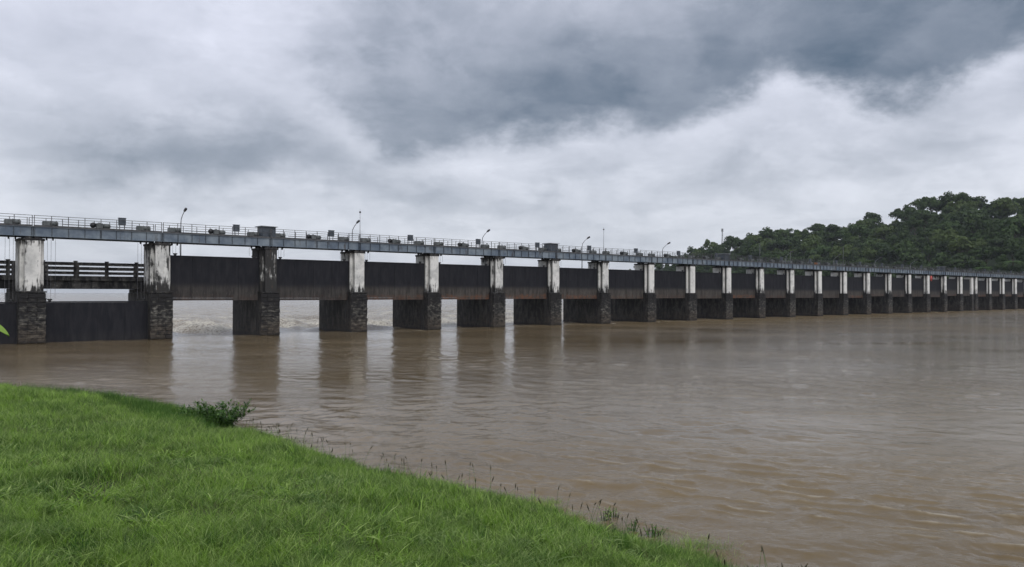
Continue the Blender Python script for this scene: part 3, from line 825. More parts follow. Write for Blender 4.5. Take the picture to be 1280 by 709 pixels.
SLOPE = .155
def river():
    az = np.concatenate([np.radians(np.linspace(-89, -41, 24)), np.radians(np.arange(-40, 37.01, .1)), np.radians(np.linspace(39, 150, 44))])
    rr = np.concatenate([np.linspace(2, 9.5, 10), 5 * FPX / np.arange(480, 3.0, -.6), [1800, 2300, 3000, 4200, 6000, 8500]])
    A, Rr = np.meshgrid(az, rr); P = np.stack([(Rr * np.sin(A)).ravel(), (Rr * np.cos(A)).ravel()], 1)
    nx, ny = len(az), len(rr); i = np.arange(nx * ny).reshape(ny, nx)
    F = np.stack([i[:-1, :-1].ravel(), i[:-1, 1:].ravel(), i[1:, 1:].ravel(), i[1:, :-1].ravel()], 1)[:, ::-1]
    uu = P @ T; vv = P @ N - D; r = np.hypot(P[:, 0], P[:, 1])
    z = np.zeros(len(P))
    cell = np.where(r < 10, 1.0, r * r * .6 / (5 * FPX))        # spacing of the rows, away from the bank
    rh = P / r[:, None]
    g = np.random.default_rng(3)
    up = 1 / (1 + np.exp(-(vv - 9) / 3))                        # upstream side is rougher
    calm = np.clip(.35 + 1.5 * (vnoise(P, .03, 5) * .6 + vnoise(P, .08, 6) * .4 - .2), .25, 1.2)
    sm = np.clip((uu - 40) / 70, 0, 1)
    patch = [np.clip(.25 + 2.6 * (vnoise(P * np.array([1, 1.3]), f, 200 + i) - .28), .15, 1.7) for i, f in enumerate((.05, .11, .21, .42))]
    warp = [fbm(P, .09, 2, 40 + i) * 7 for i in range(4)]
    NW = 84
    for k in range(NW):
        lam = float(.22 * (2.6 / .22) ** (g.random() ** 1.35))
        ang = R(200) + g.normal(0, .85)                        # travel direction, across the view
        kx = 2 * math.pi / lam; ph = g.uniform(0, 6.28)
        dx, dy = math.sin(ang), math.cos(ang)
        step = kx * np.abs(rh[:, 0] * dx + rh[:, 1] * dy) * cell
        att = np.clip((2.3 - step) / 1.3, 0, 1)
        amp = SLOPE * math.sqrt(2 / NW) / kx
        z += (amp * att * patch[k % 4]) * np.sin(kx * (P[:, 0] * dx + P[:, 1] * dy) + ph + warp[k % 4]) * (calm * (.7 + .3 * sm) + 1.3 * up)
    for k in range(26):                                         # longer confused waves on the upstream side
        lam = float(np.exp(g.uniform(np.log(2.5), np.log(13)))); ang = g.uniform(0, 6.28); kx = 2 * math.pi / lam; dx, dy = math.sin(ang), math.cos(ang)
        step = kx * np.abs(rh[:, 0] * dx + rh[:, 1] * dy) * cell; att = np.clip((2.3 - step) / 1.3, 0, 1)
        z += up * .26 * math.sqrt(2 / 26) / kx * att * np.sin(kx * (P[:, 0] * dx + P[:, 1] * dy) + g.uniform(0, 6.28) + warp[k % 4])
    # wavelets running along the near bank to the right, breaking into bright streaks
    cd = np.array([.86, -.51]); pd = np.array([.51, .86])
    a_ = P @ pd; b_ = P @ cd
    env = np.exp(-((a_ - 20.5) / 4.2) ** 2) * (1 / (1 + np.exp(-(b_ + 12) / 2.5))) * (1 / (1 + np.exp((b_ - 22) / 5)))
    st = np.clip(fbm(P, .9, 3, 21) * 6 + .4, 0, 1)
    arg = 2 * math.pi / .72 * (a_ + .35 * fbm(P, .12, 2, 31) * 9)
    z += .028 * env * st * (np.exp(np.sin(arg) * 2.4) - 3.0) / 5.0
    # wake ruffles left
    foam_glint = np.zeros(len(P))
    fl = np.exp(-((vv - 22 - 9 * fbm(P, .08, 2, 61)) / 8) ** 2)
    fn = vnoise(P * np.array([1, 1]), .55, 71) * .55 + vnoise(P, 1.6, 72) * .45
    foam_glint = fl * np.clip((fn - .28) * 4, 0, 1) * (uu > 8) * (uu < 330)
    z += foam_glint * .55 * (vnoise(P, .5, 73) * .6 + vnoise(P, 1.1, 74) * .5 - .1)
    foam_glint += .42 * env * st * np.clip((np.sin(arg) - .72) / .28, 0, 1) * np.clip(vnoise(P, 1.4, 75) * 2.2 - .6, 0, 1)  # sky reflected off the wavelet crests, painted as pale streaks
    foam_glint += (.30 + np.clip(fbm(P * np.array([1, .6]), .30, 4, 81) * 6 - .2, 0, 1) * .8) * up * np.clip(1.25 - (vv - 20) / 160, 0, 1)
    # thin foam lines just below the openings
    fl2 = np.exp(-((vv + .2) / .35) ** 2) * np.clip(vnoise(P, .5, 91) * 2 - 1.0, 0, 1); foam_glint += fl2 * .5
    # pale tatters drifting downstream of the far gates and by the left gate
    sm = np.clip((uu - 40) / 70, 0, 1); chop = np.clip((calm * (.5 + .45 * sm) + 3.0 * np.clip((uu - 55) / 60, 0, 1) * np.exp(np.minimum(vv, 0) / 18)) * (1 - up) + 2.0 * up, .15, 4.5)
    me = npmesh('river', np.column_stack([P, z]), F, M['water'], True, {'foam_glint': np.clip(foam_glint, 0, 1), 'chop': chop})
    o = obj('river', me); tag(o, kind='structure'); return o
river()

# ------------------------------------------------------------------ the wooded hill beyond the far end
prof = np.array([(600, 366), (740, 362), (757, 340), (790, 334), (830, 322), (860, 316), (880, 309), (905, 306), (930, 301), (960, 297), (990, 294), (1030, 288), (1060, 287), (1090, 279),
                 (1108, 280), (1130, 264), (1150, 258), (1180, 260), (1215, 252), (1245, 258), (1280, 255), (1400, 240), (1600, 215), (1900, 200), (2400, 205)], float)
def hill_front(px): return np.interp(px, [600, 760, 900, 1100, 1280, 1500, 2400], [760, 640, 540, 430, 345, 330, 330])
def hill_depth(px): return np.interp(px, [600, 760, 900, 1280, 2400], [60, 90, 130, 210, 240])
def hill_z(px, s):
    """terrain height on the hill; s=0 at the foot, 1 on the ridge, falling behind"""
    Zr = hill_front(px) + hill_depth(px)
    top = 5 + (366.6 + (px - 640) * .0021 - np.interp(px, prof[:, 0], prof[:, 1])) / FPX * Zr - 8.0
    top = np.maximum(top, .5)
    f = np.where(s < 1, np.clip(s, 0, 1) ** .85, 1 - .35 * (s - 1))
    return top * np.clip(f, 0, 1) + .8
def hill_xy(px, s):
    Zd = hill_front(px) + hill_depth(px) * s
    return np.stack([(px - 640) / FPX * Zd, Zd], -1)
pxs = np.linspace(700, 2400, 240); ss = np.linspace(-.06, 2.4, 50)
PX, SS = np.meshgrid(pxs, ss); PP = hill_xy(PX.ravel(), SS.ravel())
zz = hill_z(PX.ravel(), SS.ravel()) + fbm(PP, .02, 4, 5) * 8 * np.clip(SS.ravel() * 2, 0, 1)
zz = np.where(SS.ravel() < 0, -3.5, zz)
i = np.arange(len(pxs) * len(ss)).reshape(len(ss), len(pxs))
F = np.stack([i[:-1, :-1].ravel(), i[:-1, 1:].ravel(), i[1:, 1:].ravel(), i[1:, :-1].ravel()], 1)
tag(obj('hillside', npmesh('hillside', np.column_stack([PP, zz]), F, M['hill'], True)), kind='structure')
# far blue hill across the reservoir
fx = np.linspace(560, 1500, 90); fy = np.linspace(0, 2, 14)
FX, FS = np.meshgrid(fx, fy); FX, FS = FX.ravel(), FS.ravel()
Zd = 3300 + 900 * FS
hh = np.interp(FX, [560, 680, 705, 722, 735, 748, 800, 900, 1100, 1500], [0, 4, 60, 108, 116, 106, 98, 120, 140, 100])
zz = -3.5 + (hh + 3) * np.sin(np.clip(FS, 0, 2) * math.pi / 2) * 1.12 + fbm(np.stack([FX * 3, Zd], 1), .004, 4, 2) * 26 * np.clip(hh / 60, 0, 1)
i = np.arange(len(fx) * len(fy)).reshape(len(fy), len(fx))
F = np.stack([i[:-1, :-1].ravel(), i[:-1, 1:].ravel(), i[1:, 1:].ravel(), i[1:, :-1].ravel()], 1)
tag(obj('distant_hill', npmesh('distant_hill', np.column_stack([(FX - 640) / FPX * Zd, Zd, zz]), F, M['hill'], True)), kind='structure')

def leaf_cloud(g, n, centre, rad, size, flat=.75):
    """n small leaf clumps (bent quads) over ellipsoid lobes; returns verts, faces, tone"""
    lob = []
    for _ in range(g.integers(7, 12)):
        d = g.normal(size=3); d /= np.linalg.norm(d); d[2] = d[2] * .75 + .1
        lob.append((centre + d * rad * g.uniform(.35, .75), rad * g.uniform(.32, .55), g.uniform(0, 1)))
    Vs, Fs, Ts = [], [], []
    for k in range(n):
        c, rr, tn = lob[g.integers(len(lob))]
        d = g.normal(size=3); d /= np.linalg.norm(d)
        if d[2] < -.25 and g.random() < .7: d[2] = -d[2]
        p = c + d * rr * g.uniform(.7, 1.08)
        nrm = d + g.normal(size=3) * .28; nrm /= np.linalg.norm(nrm)
        a = np.cross(nrm, g.normal(size=3)); a /= np.linalg.norm(a) + 1e-6; b = np.cross(nrm, a)
        s = size * g.uniform(.6, 1.3)
        q = [p + a * s, p + b * s * .8 + nrm * s * .15, p - a * s, p - b * s * .8 - nrm * s * .15]
        o = len(Vs); Vs += q; Fs.append((o, o + 1, o + 2, o + 3)); tt = np.clip(.20 * tn + g.uniform(-.05, .35) + .28 * max(0, d[2]), 0, 1); Ts += [tt] * 4  # paler on upward-facing clumps: light from above painted into the leaf tone
    return np.array(Vs), np.array(Fs), np.array(Ts)
def tree_variant(seed, kind):
    g = np.random.default_rng(seed)
    if kind == 'umbrella': c, rad, h = np.array([0, 0, 8.2]), np.array([7.8, 7.8, 3.4]), 9
    elif kind == 'tall': c, rad, h = np.array([0, 0, 8.0]), np.array([4.0, 4.0, 5.5]), 10
    elif kind == 'sparse': c, rad, h = np.array([0, 0, 10.0]), np.array([5, 5, 4.0]), 11
    else: c, rad, h = np.array([0, 0, 7.6]), np.array([5.4, 5.4, 5.2]), 9
    n = {'sparse': 260, 'umbrella': 700, 'tall': 420}.get(kind, 620)
    V, F, Tn = leaf_cloud(g, int(n * 1.3), c, rad, .60 if kind != 'sparse' else .5)
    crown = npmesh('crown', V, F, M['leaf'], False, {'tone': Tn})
    t_ = MB(); t_.path([(0, 0, -1.5), (.15, .1, h * .35), (-.1, .1, h * .65)], [.42, .3, .2], 7)
    for k in range(5):
        a = k * 1.26 + g.uniform(0, .6); e = (math.cos(a) * rad[0] * .6, math.sin(a) * rad[1] * .6, h * (.8 + .1 * g.random()))
        t_.path([(0, .1, h * (.35 + .05 * k)), (e[0] * .5, e[1] * .5, h * .62), e], [.17, .12, .05], 5)
    return t_.mesh('trunk', M['bark']), crown, (V, F, Tn)
TV = [tree_variant(s, k) for s, k in ((1, 'round'), (2, 'round'), (3, 'round'), (4, 'round'), (5, 'tall'), (6, 'umbrella'), (7, 'umbrella'), (8, 'sparse'))]
g = np.random.default_rng(12)
cands = []
# rows of trees up the slope: ridge first
for s in np.concatenate([[1.0], np.linspace(.93, .02, 17)]):
    px = 745 + g.uniform(0, 10)
    while px < 1330:
        Zd = hill_front(px) + hill_depth(px) * s
        cands.append((px + g.uniform(-4, 4), float(np.clip(s + g.uniform(-.03, .03), .01, 1.02)), s == 1.0))
        px += (7.6 + g.uniform(-2.4, 3.0)) * FPX / Zd
def px_h(px, s):
    xy = hill_xy(np.array([px]), np.array([s])); return float(xy[0, 0]), float(xy[0, 1]), float(hill_z(np.array([px]), np.array([s]))[0] + fbm(xy, .02, 4, 5)[0] * 8 * min(1, s * 2))
special = [(1152, 1.0, 5, 1.15, 'broad flat-topped pale tree on the skyline, left of the highest point of the hill'),
           (1222, 1.0, 6, 1.1, 'flat-topped tree crowning the highest point of the wooded hill'),
           (1187, 1.0, 5, .9, 'spreading tree on the skyline between the two flat-topped crowns'),
           (1092, 1.0, 0, 1.35, 'large rounded tree bulging above the skyline in mid slope'),
           (988, 1.0, 7, .9, 'lone small tree sticking up on the lower skyline'),
           (912, 1.0, 7, 1.0, 'thin open-crowned tree standing alone beside the slender tower'),
           (883, 1.0, 4, .95, 'dark tree clump at the lower left end of the skyline'),
           (858, 1.0, 3, .6, 'low round tree at the tapering left foot of the hill'),
           (1135, .12, 0, .8, 'light green rounded tree low on the slope just above the walkway')]
cands = [c for c in cands if not any(abs(c[0] - q[0]) < 6 and abs(c[1] - q[1]) < .03 for q in special)]
ridge = [c for c in cands if c[2]]; slope = [c for c in cands if not c[2] and c[0] < 1300]
g.shuffle(slope)
def visible_above(c):  # trees hidden behind the barrage are left to the mass
    x, y, z = px_h(c[0], c[1]); top = 366.6 - (z + 8 - 5) / y * FPX
    lim = 366.6 - (11.4 - 5) / ((AV - c[0]) / (AV - 41) * 12.7 and (FPX / ((AV - c[0]) / (AV - 41) * 12.7))) * FPX
    return top < lim
vis = [c for c in slope if visible_above(c)]; hid = [c for c in slope if not visible_above(c)]
n_ind = 285 - len(ridge)
ind = ridge + vis[:n_ind]; rest = vis[n_ind:] + hid
def plant(px, s, var, scl, label):
    x, y, z = px_h(px, s)
    t_ = thing('hill_tree', label, 'tree', (x, y, z), g.uniform(0, 6.28), 'trees on the wooded hill')
    t_.scale = (scl * g.uniform(.9, 1.1), scl * g.uniform(.9, 1.1), scl * g.uniform(.88, 1.12))
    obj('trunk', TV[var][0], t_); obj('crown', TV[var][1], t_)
for q in special: plant(*q)
def px_of(a_, b_):
    p = (a_ + b_) / 2 * T + D * N
    return 640 + FPX * p[0] / p[1]
for c in ind:
    v = int(g.choice([0, 1, 2, 3, 4, 5], p=[.23, .23, .22, .2, .09, .03]))
    kd = {4: 'tall dark', 5: 'flat-topped dark'}.get(v, 'rounded dark green')
    nb = min(range(len(U) - 1), key=lambda j: abs(px_of(U[j], U[j + 1]) - c[0]))
    zone = 'on the skyline ridge' if c[2] else ('low on the slope' if c[1] < .33 else ('halfway up the slope' if c[1] < .66 else 'high on the slope'))
    lab = '%s tree %s behind the %s raised gate' % (kd, zone, ORD[max(nb - 2, 0)])
    sc_ = g.choice([g.uniform(.6, .9), g.uniform(.85, 1.15), g.uniform(1.15, 1.5)], p=[.35, .4, .25]) * np.interp(c[0], [740, 860, 950], [.45, .7, 1.0])
    plant(c[0], c[1], v, float(sc_), lab)
VV, FF, TT = [], [], []; off = 0
for c in rest:
    x, y, z = px_h(c[0], c[1]); V, F, Tn = TV[int(g.integers(0, 5))][2]; s = g.uniform(.65, 1.05) * np.interp(c[0], [740, 860, 950], [.45, .7, 1.0]); a = g.uniform(0, 6.28)
    Rm = np.array([[math.cos(a), -math.sin(a), 0], [math.sin(a), math.cos(a), 0], [0, 0, 1]])
    VV.append(V @ Rm.T * s + (x, y, z)); FF.append(F + off); TT.append(Tn); off += len(V)
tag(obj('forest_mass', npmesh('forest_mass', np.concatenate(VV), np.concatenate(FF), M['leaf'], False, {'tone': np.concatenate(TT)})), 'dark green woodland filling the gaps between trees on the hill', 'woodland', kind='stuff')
print('trees', len(ind), len(rest))
# bright scrub on the low shore at the foot of the hill
VV, FF, TT = [], [], []; off = 0
for _ in range(420):
    px = g.uniform(760, 1330); s = g.uniform(-.01, .10); x, y, z = px_h(px, max(s, 0.0)); n = 46
    V, F, Tn = leaf_cloud(g, n, np.array([0, 0, 1.3]), np.array([2.4, 2.4, 1.7]) * g.uniform(.7, 1.4), .42)
    VV.append(V + (x, y - 3, z)); FF.append(F + off); TT.append(Tn); off += len(V)
tag(obj('shore_scrub', npmesh('shore_scrub', np.concatenate(VV), np.concatenate(FF), M['bush'], False, {'tone': np.concatenate(TT)})), 'bright green scrub along the far shore below the trees', 'scrub', kind='stuff')

def palm(px, s, h, label):
    x, y, z = px_h(px, s); t_ = thing('palm_tree', label, 'palm tree', (x, y, z), 0, 'palms at the foot of the hill')
    a = MB(); a.path([(0, 0, 0), (.3, 0, h * .5), (.2, 0, h)], [.25, .18, .14], 7); obj('trunk', a.mesh('trunk', M['bark']), t_)
    V, F, Tn = [], [], []
    for k in range(16):
        th = k * .393 * 1.0 + .1; el = .9 - .5 * (k % 3); 
        for q in range(14):
            u0 = q / 14; L = 4.2 * u0; cx = math.cos(th) * L; cy = math.sin(th) * L; cz = h + L * math.sin(el) * .6 - 1.5 * u0 ** 2 * 1.6
            for sd_ in (-1, 1):
                wd = .9 * (1 - abs(u0 - .45)); px_ = -math.sin(th) * sd_ * wd; py_ = math.cos(th) * sd_ * wd
                o = len(V); V += [(cx + .2, cy, cz), (cx + .2 + math.cos(th) * .2, cy + math.sin(th) * .2, cz), (cx + .2 + px_ + math.cos(th) * .3, cy + py_ + math.sin(th) * .3, cz - .5 * wd), (cx + .2 + px_, cy + py_, cz - .5 * wd)]
                F.append((o, o + 1, o + 2, o + 3)); Tn += [.4 + .3 * (k % 2)] * 4
    obj('crown', npmesh('crown', V, F, M['bush'], False, {'tone': Tn}), t_)
palm(1266, .10, 11, 'drooping palm at the right edge just above the walkway'); palm(1228, .09, 9, 'smaller palm low on the slope, left of the palm at the right edge')

# slender tower on the lower skyline
x, y, z = px_h(903, 1.0)
tw = thing('slender_tower', 'slender pale lattice tower on the low left skyline of the hill', 'tower', (x, y, z))
a = MB(); Ht = 18
for sx in (-1, 1):
    for sy in (-1, 1): a.tube((sx * .7, sy * .7, 0), (sx * .28, sy * .28, Ht), .10, 5)
for k in range(9):
    z0 = k * Ht / 9; z1 = z0 + Ht / 9; w0 = .7 - .42 * z0 / Ht; w1 = .7 - .42 * z1 / Ht
    a.tube((-w0, -w0, z0), (w1, -w1, z1), .05, 4); a.tube((w0, w0, z0), (-w1, w1, z1), .05, 4); a.tube((-w0, w0, z0), (-w1, -w1, z1), .05, 4)
obj('lattice', a.mesh('lattice', M['galv']), tw)
a = MB(); a.box(-.8, .8, -.4, .4, Ht, Ht + 2.6, .05); obj('antenna_panel', a.mesh('antenna_panel', M['roof']), tw)

# ------------------------------------------------------------------ grass on the near bank
def blade_clump(seed, n, R_, hmin, hmax, wid, lean=.5, mat='grass', seg=3, name='clump'):
    g = np.random.default_rng(seed); V, F, Tn = [], [], []
    for k in range(n):
        r = R_ * math.sqrt(g.random()); th = g.uniform(0, 6.28); bx, by = r * math.cos(th), r * math.sin(th)
        h = g.uniform(hmin, hmax); w = wid * g.uniform(.7, 1.3); da = g.uniform(0, 6.28); ln = lean * g.uniform(.25, 1.2) * h; tw_ = g.uniform(0, 3.14)
        dx, dy = math.cos(da), math.sin(da); wx, wy = math.cos(tw_) * w, math.sin(tw_) * w
        base = g.uniform(0, .12); tip = g.uniform(.1, 1.0) ** 2
        o = len(V)
        for j in range(seg):
            f = j / seg; q = f * f; ww = 1 - f * .55
            c = (bx + dx * ln * q, by + dy * ln * q, h * (f - .28 * q * lean))
            V += [(c[0] - wx * ww, c[1] - wy * ww, c[2]), (c[0] + wx * ww, c[1] + wy * ww, c[2])]; Tn += [base + (tip - base) * f] * 2
        V.append((bx + dx * ln, by + dy * ln, h * (1 - .28 * lean))); Tn.append(tip)
        for j in range(seg - 1): F += [(o + 2 * j, o + 2 * j + 1, o + 2 * j + 3), (o + 2 * j, o + 2 * j + 3, o + 2 * j + 2)]
        e = o + 2 * (seg - 1); F.append((e, e + 1, e + 2))
    return npmesh(name, V, F, M[mat], False, {'tone': Tn})

near_clumps = [bpy.data.objects.new('grass_tuft', blade_clump(20 + i, 120, .26, .10, .27, .0032, .9)) for i in range(5)]
far_clumps = [bpy.data.objects.new('grass_tuft', blade_clump(40 + i, 90, .38, .14, .30, .006, .7, seg=2)) for i in range(3)]
tall_clumps = [bpy.data.objects.new('grass_tuft', blade_clump(60 + i, 80, .30, .35, .80, .006, .45, 'tuss')) for i in range(3)]

def scatter(name, pts, sizes, tufts, seed, label, cat):
    """one object of grass: its points carry a size, geometry nodes puts a tuft on each"""
    me = bpy.data.meshes.new(name); me.vertices.add(len(pts)); me.vertices.foreach_set('co', np.asarray(pts, np.float32).ravel())
    a = me.attributes.new('size', 'FLOAT', 'POINT'); a.data.foreach_set('value', np.asarray(sizes, np.float32)); me.update()
    o = obj(name, me)
    ng = bpy.data.node_groups.new(name, 'GeometryNodeTree')
    ng.interface.new_socket('Geometry', in_out='INPUT', socket_type='NodeSocketGeometry'); ng.interface.new_socket('Geometry', in_out='OUTPUT', socket_type='NodeSocketGeometry')
    n = ng.nodes; l = ng.links; gi = n.new('NodeGroupInput'); go = n.new('NodeGroupOutput')
    join = n.new('GeometryNodeJoinGeometry')
    for t_ in tufts:
        oi = n.new('GeometryNodeObjectInfo'); oi.inputs['Object'].default_value = t_; oi.inputs['As Instance'].default_value = True
        l.new(oi.outputs['Geometry'], join.inputs[0])
    ip = n.new('GeometryNodeInstanceOnPoints'); m2p = n.new('GeometryNodeMeshToPoints')
    l.new(gi.outputs[0], m2p.inputs['Mesh']); l.new(m2p.outputs[0], ip.inputs['Points']); l.new(join.outputs[0], ip.inputs['Instance'])
    ip.inputs['Pick Instance'].default_value = True
    rv = n.new('FunctionNodeRandomValue'); rv.data_type = 'FLOAT_VECTOR'; rv.inputs[0].default_value = (-.22, -.22, 0); rv.inputs[1].default_value = (.22, .22, 6.283); rv.inputs['Seed'].default_value = seed
    l.new(rv.outputs[0], ip.inputs['Rotation'])
    ri = n.new('FunctionNodeRandomValue'); ri.data_type = 'INT'; ri.inputs[4].default_value = 0; ri.inputs[5].default_value = len(tufts) - 1; ri.inputs['Seed'].default_value = seed + 1
    l.new(ri.outputs[2], ip.inputs['Instance Index'])
    na = n.new('GeometryNodeInputNamedAttribute'); na.data_type = 'FLOAT'; na.inputs['Name'].default_value = 'size'
    l.new(na.outputs[0], ip.inputs['Scale']); l.new(ip.outputs[0], go.inputs[0])
    md = o.modifiers.new('scatter', 'NODES'); md.node_group = ng
    return tag(o, label, cat, kind='stuff')

def sample_bank(density, rmin, rmax, seed, smin=.0, smax=1e9, az=(-44, 34)):
    g = np.random.default_rng(seed)
    area = math.radians(az[1] - az[0]) / 2 * (rmax ** 2 - rmin ** 2); n = int(area * density)
    a = np.radians(g.uniform(az[0], az[1], n)); r = np.sqrt(g.uniform(rmin ** 2, rmax ** 2, n))
    P = np.stack([r * np.sin(a), r * np.cos(a)], 1); s = shore_dist(P)
    k = (s > smin) & (s < smax); return P[k], s[k]
P1, s1 = sample_bank(26, 2.6, 13.5, 1, -.15); P2, s2 = sample_bank(15, 13.5, 50, 2, -.25)
for nm, P_, s_, tf, sd_ in (('grass', P1, s1, near_clumps, 1), ('grass', P2, s2, far_clumps, 2)):
    size = .60 + 1.1 * np.clip(vnoise(P_, .8, 7) * .6 + vnoise(P_, 2.3, 8) * .4, 0, 1) + .10 * rng.normal(size=len(P_))
    size *= np.where(vnoise(P_, 1.3, 15) > .74, .5, 1.0)
    scatter(nm, np.column_stack([P_, bank_h(P_) - .02]), np.clip(size, .45, 1.8), tf, sd_, 'bright green grass covering the near river bank' if sd_ == 1 else 'bright green grass farther along the bank down to the water', 'grass')
weed_t = [bpy.data.objects.new('weed_tuft', blade_clump(80 + i, 46, .22, .08, .20, .011, 1.5, 'grass', 3)) for i in range(3)]
straw_t = [bpy.data.objects.new('straw_tuft', blade_clump(90 + i, 16, .30, .12, .34, .0035, 1.3, 'seed', 3)) for i in range(2)]
PW, sw = sample_bank(9, 3, 30, 11, .1); kk = vnoise(PW, .6, 61) * .6 + vnoise(PW, 1.9, 62) * .4 > .52; PW = PW[kk]
scatter('leafy_weeds', np.column_stack([PW, bank_h(PW) + .03]), rng.uniform(.7, 1.5, len(PW)), weed_t, 21, 'broad-leaved low weeds mixed through the bank grass', 'weeds')
PW, sw = sample_bank(5, 3, 26, 12, .1); kk = vnoise(PW, .5, 63) > .5; PW = PW[kk]
scatter('dry_straw', np.column_stack([PW, bank_h(PW) + .04]), rng.uniform(.6, 1.2, len(PW)), straw_t, 22, 'dry straw-coloured blades scattered in the bank grass', 'dry grass')
# rank taller grass along the far left shore and in scattered patches
P3, s3 = sample_bank(9, 26, 50, 3, -.5, 3.2, (-44, -21)); P4, s4 = sample_bank(5, 6, 34, 4, -.1); k = vnoise(P4, .42, 33) * .6 + vnoise(P4, 1.2, 34) * .4 > .66; P4 = P4[k]
P5, s5 = sample_bank(16, 12, 40, 5, -.8, .7, (-34, 20)); k5 = (vnoise(P5, .9, 51) * .6 + vnoise(P5, .35, 52) * .4 + .25 * np.clip(s5, -1, 1)) > .42; P5 = P5[k5]
PA = np.concatenate([P3, P4, P5]); sz = np.concatenate([rng.uniform(.5, .95, len(P3)), rng.uniform(.35, .6, len(P4)), rng.uniform(.3, .75, len(P5))])
edge_t = [bpy.data.objects.new('edge_tuft', blade_clump(70 + i, 130, .22, .22, .50, .0045, .7, 'grass')) for i in range(3)]
PE, se = sample_bank(26, 11, 46, 13, -1.7, 1.2, (-40, 22)); ke = (vnoise(PE, .8, 71) * .55 + vnoise(PE, .28, 72) * .45 + .20 * np.clip(se, -1.5, 1)) > .42; PE = PE[ke]
scatter('edge_grass', np.column_stack([PE, np.maximum(bank_h(PE), -.22) - .02]), rng.uniform(.4, 1.0, len(PE)) * (.7 + .9 * np.clip(vnoise(PE, .6, 74) - .3, 0, 1)), edge_t, 23, 'taller ragged grass spilling into the water along the bank edge', 'grass')
PC, sc2 = sample_bank(7, 5, 30, 14, .3); kc = vnoise(PC, .7, 81) * .5 + vnoise(PC, 1.7, 82) * .5 > .58; PC = PC[kc]
scatter('grass_hummock', np.column_stack([PC, bank_h(PC) - .02]), rng.uniform(.45, .85, len(PC)), edge_t, 24, 'taller bright tufts standing above the bank grass', 'grass')
scatter('rank_grass', np.column_stack([PA, bank_h(PA) - .03]), sz, tall_clumps, 9, 'darker rank grass along the left shore and in patches', 'grass')

# flowering stems with dark seed heads along the water's edge
def seed_stems():
    g = np.random.default_rng(77); V, F = [], []; VS, FS_ = [], []
    P, s = sample_bank(6.5, 11.5, 32, 78, -.45, .9, (-22, 22)); P = P[vnoise(P, .9, 90) > .38]
    z = bank_h(P)
    mb = MB(); ms = MB()
    for (x, y), zz in zip(P, z):
        zz = max(zz, -.25); h = g.uniform(.38, .78); th = g.uniform(0, 6.28); l = g.uniform(.02, .22)
        tip = (x + math.cos(th) * l, y + math.sin(th) * l, zz + h); mid = (x + math.cos(th) * l * .3, y + math.sin(th) * l * .3, zz + h * .55)
        mb.path([(x, y, zz), mid, tip], [.005, .004, .003], 3)
        t2 = (tip[0] + math.cos(th) * l * .4, tip[1] + math.sin(th) * l * .4, tip[2] + g.uniform(.07, .15))
        m2 = tuple((a_ + b_) / 2 for a_, b_ in zip(tip, t2)); ms.path([tip, m2, t2], [.006, .014, .003], 4)
    o = obj('seed_grass', mb.mesh('seed_grass', M['tuss'])); tag(o, 'dark seed-headed grass stems fringing the water edge', 'grass', kind='stuff')
    c = obj('seed_head', ms.mesh('seed_head', M['seed']), o); c['kind'] = 'stuff'
seed_stems()

def leafy(name, label, x, y, z, h, n, spread, mat, leaf=.07, group=None, stem_n=9, seed=1, cat='plant'):
    g = np.random.default_rng(seed); t_ = thing(name, label, cat, (x, y, z), 0, group)
    st = MB(); V, F, Tn = [], [], []
    for k in range(stem_n):
        a = g.uniform(0, 6.28); r = spread * g.uniform(.2, 1.0); hh = h * g.uniform(.55, 1.0)
        p0 = np.array([math.cos(a) * r * .25, math.sin(a) * r * .25, -.05]); p2 = np.array([math.cos(a) * r, math.sin(a) * r, hh]); p1 = (p0 + p2) / 2 + np.array([0, 0, .12 * hh])
        st.path([tuple(p0), tuple(p1), tuple(p2)], [.010, .007, .003], 4)
        for j in range(n // stem_n):
            f = g.uniform(.12, 1.02); c = (1 - f) ** 2 * p0 + 2 * f * (1 - f) * p1 + f * f * p2
            d = g.normal(size=3); d[2] = d[2] * .5 + .15; d /= np.linalg.norm(d); w = np.cross(d, [0, 0, 1]); w /= np.linalg.norm(w) + 1e-6
            L = leaf * g.uniform(.6, 1.4); o = len(V)
            V += [c, c + d * L * .5 + w * L * .17, c + d * L, c + d * L * .5 - w * L * .17]; F.append((o, o + 1, o + 2, o + 3)); Tn += [g.uniform(0, .8)] * 4
    obj('stem', st.mesh('stem', M['tuss']), t_); obj('foliage', npmesh('foliage', V, F, M[mat], False, {'tone': Tn}), t_)
def at(px, py, z=0.0):
    d = (5 - z) * FPX / (py - 366.65 - (px - 640) * .0021); return (px - 640) / FPX * d, d
for lab, px, py, h, sp, n, sd_, st_ in (('dark bushy weed where the grass bank meets the water at left', 275, 535, 1.0, 1.3, 5200, 5, 70), ('lower half of the dark weed clump, spreading left', 247, 536, .75, 1.1, 3000, 6, 44)):
    x, y = at(px, py, .2); leafy('bank_weed', lab if sd_ == 5 else 'low dark weed spreading left of the bushy weed on the bank', x, y, .1, h, n, sp, 'tuss', .15, 'weeds on the bank', st_, sd_)
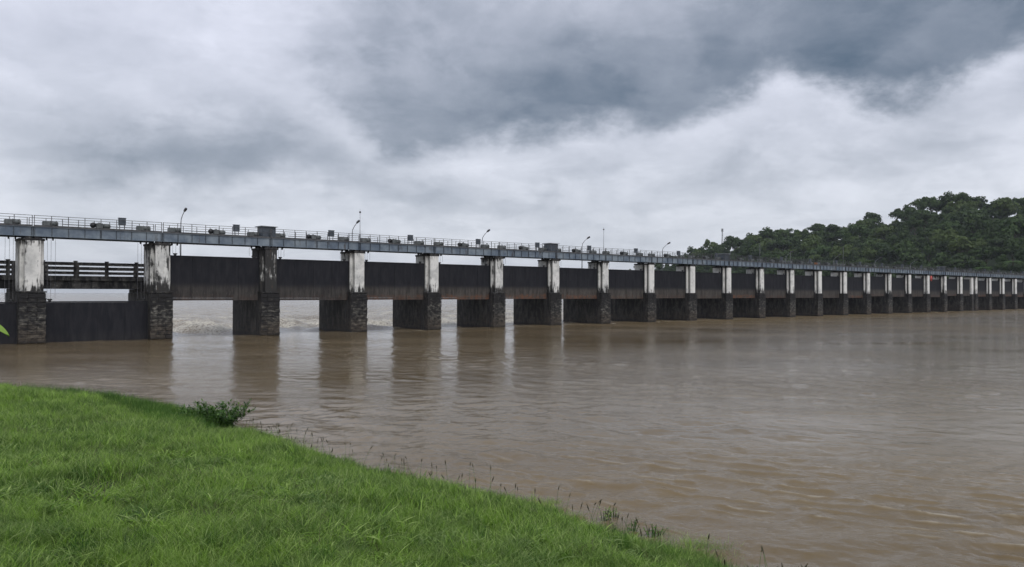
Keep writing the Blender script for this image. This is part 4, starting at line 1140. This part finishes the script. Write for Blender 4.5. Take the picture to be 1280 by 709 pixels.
for k, (px, py, h) in enumerate([(755, 650, .42), (768, 645, .32), (790, 665, .38), (815, 672, .40), (822, 668, .3)]):
    x, y = at(px, py); leafy('water_weed', ['leafy weed standing in the shallows, leftmost of the five', 'smaller pale weed close behind the leftmost water weed', 'sparse weed in the middle of the shallows group', 'tall weed at the right end of the shallows group', 'short weed behind the rightmost water weed'][k],
                            x, y, -.05, h, 60, .22, 'grass' if k < 2 else 'tuss', .08, 'weeds in the shallows', 7, 30 + k)
# leaf of a plant poking in at the left edge, close to the camera
lf = thing('leafy_branch', 'bright green pointed leaves poking in at the left edge of the picture', 'plant', (-1.993, 2.95, 2.115))
a = MB(); a.path([(0, 0, 0), (-.06, 0, 1.4), (-.02, 0, 2.76)], [.02, .014, .007], 6); obj('stem', a.mesh('stem', M['tuss']), lf)
for k, (ox, oz, L, dz, yw) in enumerate(((-.01, 2.77, .088, -.035, 0), (-.02, 2.6, .10, .02, 2.6), (-.04, 2.3, .12, .03, 3.3), (-.05, 2.0, .12, .02, 2.2), (-.02, 2.78, .1, .04, 3.0))):
    V, F = [], []; c, s = math.cos(yw), math.sin(yw); n = 8
    for j in range(n + 1):
        f = j / n; w = .0105 * math.sin(math.pi * min(1, f * .97 + .03)) ** .8; zc_ = dz * f - .02 * f * f
        for sd_, zo in ((-1, .006), (0, -.002), (1, .006)): V.append((L * f * c - w * sd_ * s, L * f * s + w * sd_ * c, zc_ + zo + w * sd_ * .8))
    for j in range(n):
        for q in (0, 1): F.append((j * 3 + q, j * 3 + q + 1, j * 3 + q + 4, j * 3 + q + 3))
    obj('leaf', npmesh('leaf', V, F, M['grass'], True, {'tone': [.22] * len(V)}), lf, (ox, 0, oz))

# ------------------------------------------------------------------ air
HAZE = True
if HAZE:
    m = bpy.data.materials.new('haze'); m.use_nodes = True; t = NT(m.node_tree); t.n.clear()
    out = t.node('ShaderNodeOutputMaterial'); pv = t.node('ShaderNodeVolumePrincipled')
    pv.inputs['Color'].default_value = (.86, .91, .97, 1); pv.inputs['Density'].default_value = .0001; pv.inputs['Anisotropy'].default_value = .0
    t.l.new(pv.outputs[0], out.inputs['Volume'])
    h = MB(); h.box(-9200, 9200, -9200, 9200, -9, 190); o = obj('haze', h.mesh('haze', m)); tag(o, kind='stuff')
